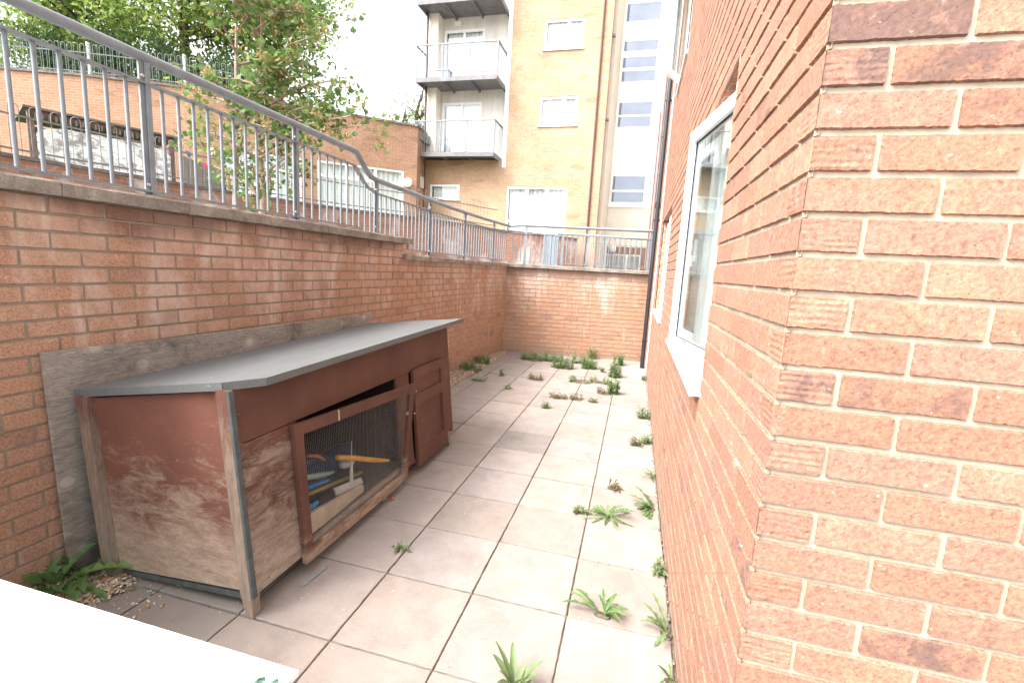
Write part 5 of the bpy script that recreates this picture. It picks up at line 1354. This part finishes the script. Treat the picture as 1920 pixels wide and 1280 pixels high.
def sprig(x, y, n, h, label, mat='weed', spread=.03, group='weeds in the paving joints', name='weed', lean=.4, cat='weed'):
    m = MB(); m.mat = 1; m.sphere((x, y, .0), spread * 1.1, 14, 6, (1.15, .9, .09), jit=.2); m.mat = 0
    for i in range(n):
        bx, by = x + rnd.gauss(0, spread), y + rnd.gauss(0, spread * .8); bx = max(x - 1.15 * spread, min(x + 1.15 * spread, bx)); by = max(y - .9 * spread, min(y + .9 * spread, by)); a = rnd.uniform(0, 6.28); hh = h * rnd.uniform(.5, 1.1); l_ = rnd.uniform(0, lean) * hh
        q = [(bx, by, 0), (bx + l_ * .3 * math.cos(a), by + l_ * .3 * math.sin(a), hh * .5), (bx + l_ * math.cos(a), by + l_ * math.sin(a), hh)]
        m.cur = (.3, 0, 0); m.tube(q, [.0022, .0018, .001], 4, cap=False)
        k = max(4, int(hh / .011))
        for j in range(k):
            f = (j + .5) / k; pp = Vector(q[0]).lerp(Vector(q[1]), min(1, f * 2)) if f < .5 else Vector(q[1]).lerp(Vector(q[2]), (f - .5) * 2)
            strap(m, pp, rnd.uniform(0, 6.28), .048 * rnd.uniform(.6, 1.3) * (1.2 - .5 * f), .013, rnd.uniform(.2, 1.0), .8, 0, 4)
    return m.build(name, [M[mat], M['root_soil']], label=label, cat=cat, group=group, loc=(x, y, 0))
rosette(-2.2, -.58, 20, .27, .095, 6, (.5, 1.3), (.9, 1.6), label='largest lush green dandelion at the foot of the left wall beside the plywood', group=None)
rosette(-2.19, -.5, 6, .27, .08, 6, (.7, 1.3), (.6, 1.2), label='smaller upright green dandelion touching the plywood corner', group=None)
rosette(-.13, -.44, 11, .17, .028, 0, (.9, 1.45), (.2, .8), label='pale long leaved weed clump at the bottom edge of the paving', mat='weed_pale', group=None)
rosette(.165, .05, 12, .12, .036, 3, (.9, 1.4), (1.0, 1.9), (-.8, 2.2), label='wilting dandelion lying right of a slab joint, near the foreground', mat='weed')
m_ = rosette(.14, .055, 4, .18, .04, 3, (.5, .9), (.5, 1.1), (2.5, 3.4), label='long leaves spreading left from the near slab joint', mat='weed')
rosette(.43, .03, 8, .16, .045, 4, (.4, 1.3), (.6, 1.5), (1.8, 4.6), label='pale serrated dandelion growing from the foot of the right wall, in front', mat='weed_pale')
rosette(.125, .95, 28, .17, .03, 7, (.15, .8), (.5, 1.3), label='big flat dandelion rosette in the middle of the right hand slabs', mat='weed')
rosette(.40, 1.15, 18, .17, .042, 4, (.3, 1.2), (.6, 1.5), (1.6, 4.8), label='bushy dandelion against the right wall, level with the big rosette', mat='weed')
rosette(.43, 1.68, 9, .11, .024, 3, (.4, 1.3), (.6, 1.4), (1.6, 4.8), label='small dandelion against the right wall beyond the bushy one', mat='weed')
sprig(-.065, .935, 6, .045, 'small yellowish sprig left of the big rosette', 'weed_pale', .03)
sprig(.14, 1.375, 6, .06, 'dry spindly weed on a joint behind the big rosette', 'weed_dry', .035)
sprig(.29, 2.33, 9, .07, 'brownish low weed two slabs behind the rosette, left one', 'weed_dry', .04)
sprig(.39, 2.42, 9, .08, 'green low weed two slabs behind the rosette, right one', 'weed', .035)
sprig(.375, 3.22, 12, .11, 'leafy weed by the right wall halfway down the courtyard', 'weed', .045)
sprig(-.707, 3.13, 9, .07, 'single small green tuft standing on a mid courtyard joint', 'weed', .03)
sprig(-.64, 3.62, 16, .055, 'long low brownish weed row on a joint, left part', 'weed_dry', .08)
sprig(-.42, 3.65, 10, .06, 'low brownish weed at the joint crossing, right of the brown row', 'weed_dry', .06)
sprig(-.208, 3.63, 9, .045, 'flat yellow green tuft right of the brown weed row', 'weed_pale', .04)
sprig(.0, 4.12, 22, .19, 'tall upright weed nearest in the line before the drainpipe', 'weed', .05)
sprig(-.1, 4.1, 10, .06, 'low spreading weed left of the tall upright weed', 'weed_dry', .08)
sprig(-.02, 5.15, 26, .22, 'tallest bright weed in the middle of the upright line', 'weed', .06)
sprig(-.01, 6.2, 22, .2, 'tall weed furthest back in the upright line', 'weed', .06)
sprig(-.46, 4.6, 18, .08, 'low green weed row on a joint, left half', 'weed', .12)
sprig(-.17, 4.68, 16, .08, 'low green weed row on a joint, right half', 'weed', .1)
sprig(-1.1, 4.44, 14, .07, 'brown green tuft on the left side of the far paving', 'weed_dry', .08)
sprig(-1.31, 3.74, 5, .06, 'tiny tuft on the left joint behind the hutch', 'weed', .02)
sprig(-1.59, 4.43, 6, .09, 'small upright weed by the left edge of the far paving', 'weed', .03)
sprig(-1.45, 5.85, 34, .13, 'wide green weed patch near the far left corner', 'weed', .13)
sprig(-1.1, 5.95, 34, .14, 'green weed patch second from the left along the end wall', 'weed', .13)
sprig(-.86, 5.45, 34, .16, 'densest weed patch in front of the end wall', 'weed', .13)
sprig(-.6, 6.0, 28, .14, 'weed patch against the end wall right of centre', 'weed', .14)
sprig(-.45, 5.6, 26, .18, 'tall weed patch right of the densest patch', 'weed', .09)
sprig(-.48, 6.5, 12, .2, 'single tall weed touching the end wall', 'weed', .05)
sprig(-.22, 5.45, 8, .07, 'small dry tuft right of the far weed patches', 'weed_dry', .04)
sprig(-2.1, 5.1, 34, .13, 'dark green clump at the foot of the left wall near the corner', 'weed', .09)
sprig(-2.14, 4.6, 44, .11, 'long greyish clump along the foot of the left wall', 'weed', .15)
sprig(-1.78, 4.0, 8, .06, 'blue green seedling pair on the paving beside the gravel', 'weed', .07)
sprig(.40, 6.7, 8, .1, 'weed behind the foot of the drainpipe', 'weed', .03)
sprig(.40, 5.15, 8, .08, 'small weed by the right wall near the drainpipe', 'weed', .025)
sprig(.42, .46, 6, .07, 'pale tuft at the wall end of a joint, nearer than the bushy dandelion', 'weed_pale', .02)
rosette(.43, -.22, 6, .09, .02, 2, (.7, 1.3), (.4, 1.2), (1.6, 4.8), label='weed at the very bottom of the right wall', mat='weed')
sprig(-.918, .2, 4, .03, 'thin grass tuft in the joint near the dark cap', 'weed_pale', .012)
m = MB()
for k in range(300):   # moss and crumbs in the gutter along the right wall
    y = rnd.uniform(-1.2, 6.6); x = .452 - abs(rnd.gauss(0, .006)) - (y * .0048)
    m.cur = (rnd.random(), 0, 0); m.sphere((x, y, .001), rnd.uniform(.003, .009), 5, 4, (1, 1.6, .6), jit=.2)
m.build('moss', M['soil'], label='crumbs of dark moss in the gap along the foot of the right wall', cat='moss', kind='stuff')

m = MB()
for k in range(620):
    if rnd.random() < .6: x = rnd.choice([0, 0, -.45, -.9, -1.35, -1.8]) + rnd.gauss(0, .0025); y = rnd.uniform(-1.3, 6.3)
    else: y = rnd.choice([q * .45 for q in range(-2, 15)]) + rnd.gauss(0, .0025); x = rnd.uniform(-1.9, .43)
    if noise.noise(Vector((x * 1.7, y * 1.7, 3))) < -.05: continue
    m.cur = (rnd.random(), 0, 0); m.sphere((x, y, -.001), rnd.uniform(.0015, .0045), 5, 4, (1, 1.5, .8), jit=.25)
m.build('joint_debris', M['soil'], label='crumbs of soil and moss lodged in the joints between the paving slabs', cat='debris', kind='stuff')
gr = MB()
for k in range(420):
    x = rnd.uniform(-1.9, .44); y = rnd.uniform(-1.2, 6.4); gr.cur = (rnd.random(), 0, 0); gr.sphere((x, y, .001), rnd.uniform(.001, .0032), 5, 3, (1, 1.3, .6), jit=.25)
gr.build('grit', M['gravel'], label='stray grit and pale crumbs scattered over the paving slabs', cat='grit', kind='stuff')
# things on the balconies
bx_ = empty('storage_box', (-7.2, 15.2, 8.15), 'grey blue storage box on the upper balcony', 'box')
m = MB(); m.box(-7.75, -7.2, 15.25, 15.6, 8.142, 8.55); m.build('body', M['glass_blue'], bx_, bevel=.01)
m = MB(); m.box(-7.77, -7.18, 15.23, 15.62, 8.552, 8.6); m.build('lid', M['pale'], bx_, bevel=.01)
m = MB(); m.hexa([(-5.9, 14.86, 8.3), (-5.55, 14.86, 8.28), (-5.55, 14.9, 8.28), (-5.9, 14.9, 8.3)], [(-5.92, 14.86, 8.55), (-5.56, 14.86, 8.53), (-5.56, 14.9, 8.53), (-5.92, 14.9, 8.55)]); m.build('cloth', M['pinkish'], label='small reddish cloth low on the upper balcony railing', cat='cloth')
scene.render.engine = 'CYCLES'
scene.cycles.max_bounces = 8; scene.cycles.transparent_max_bounces = 16
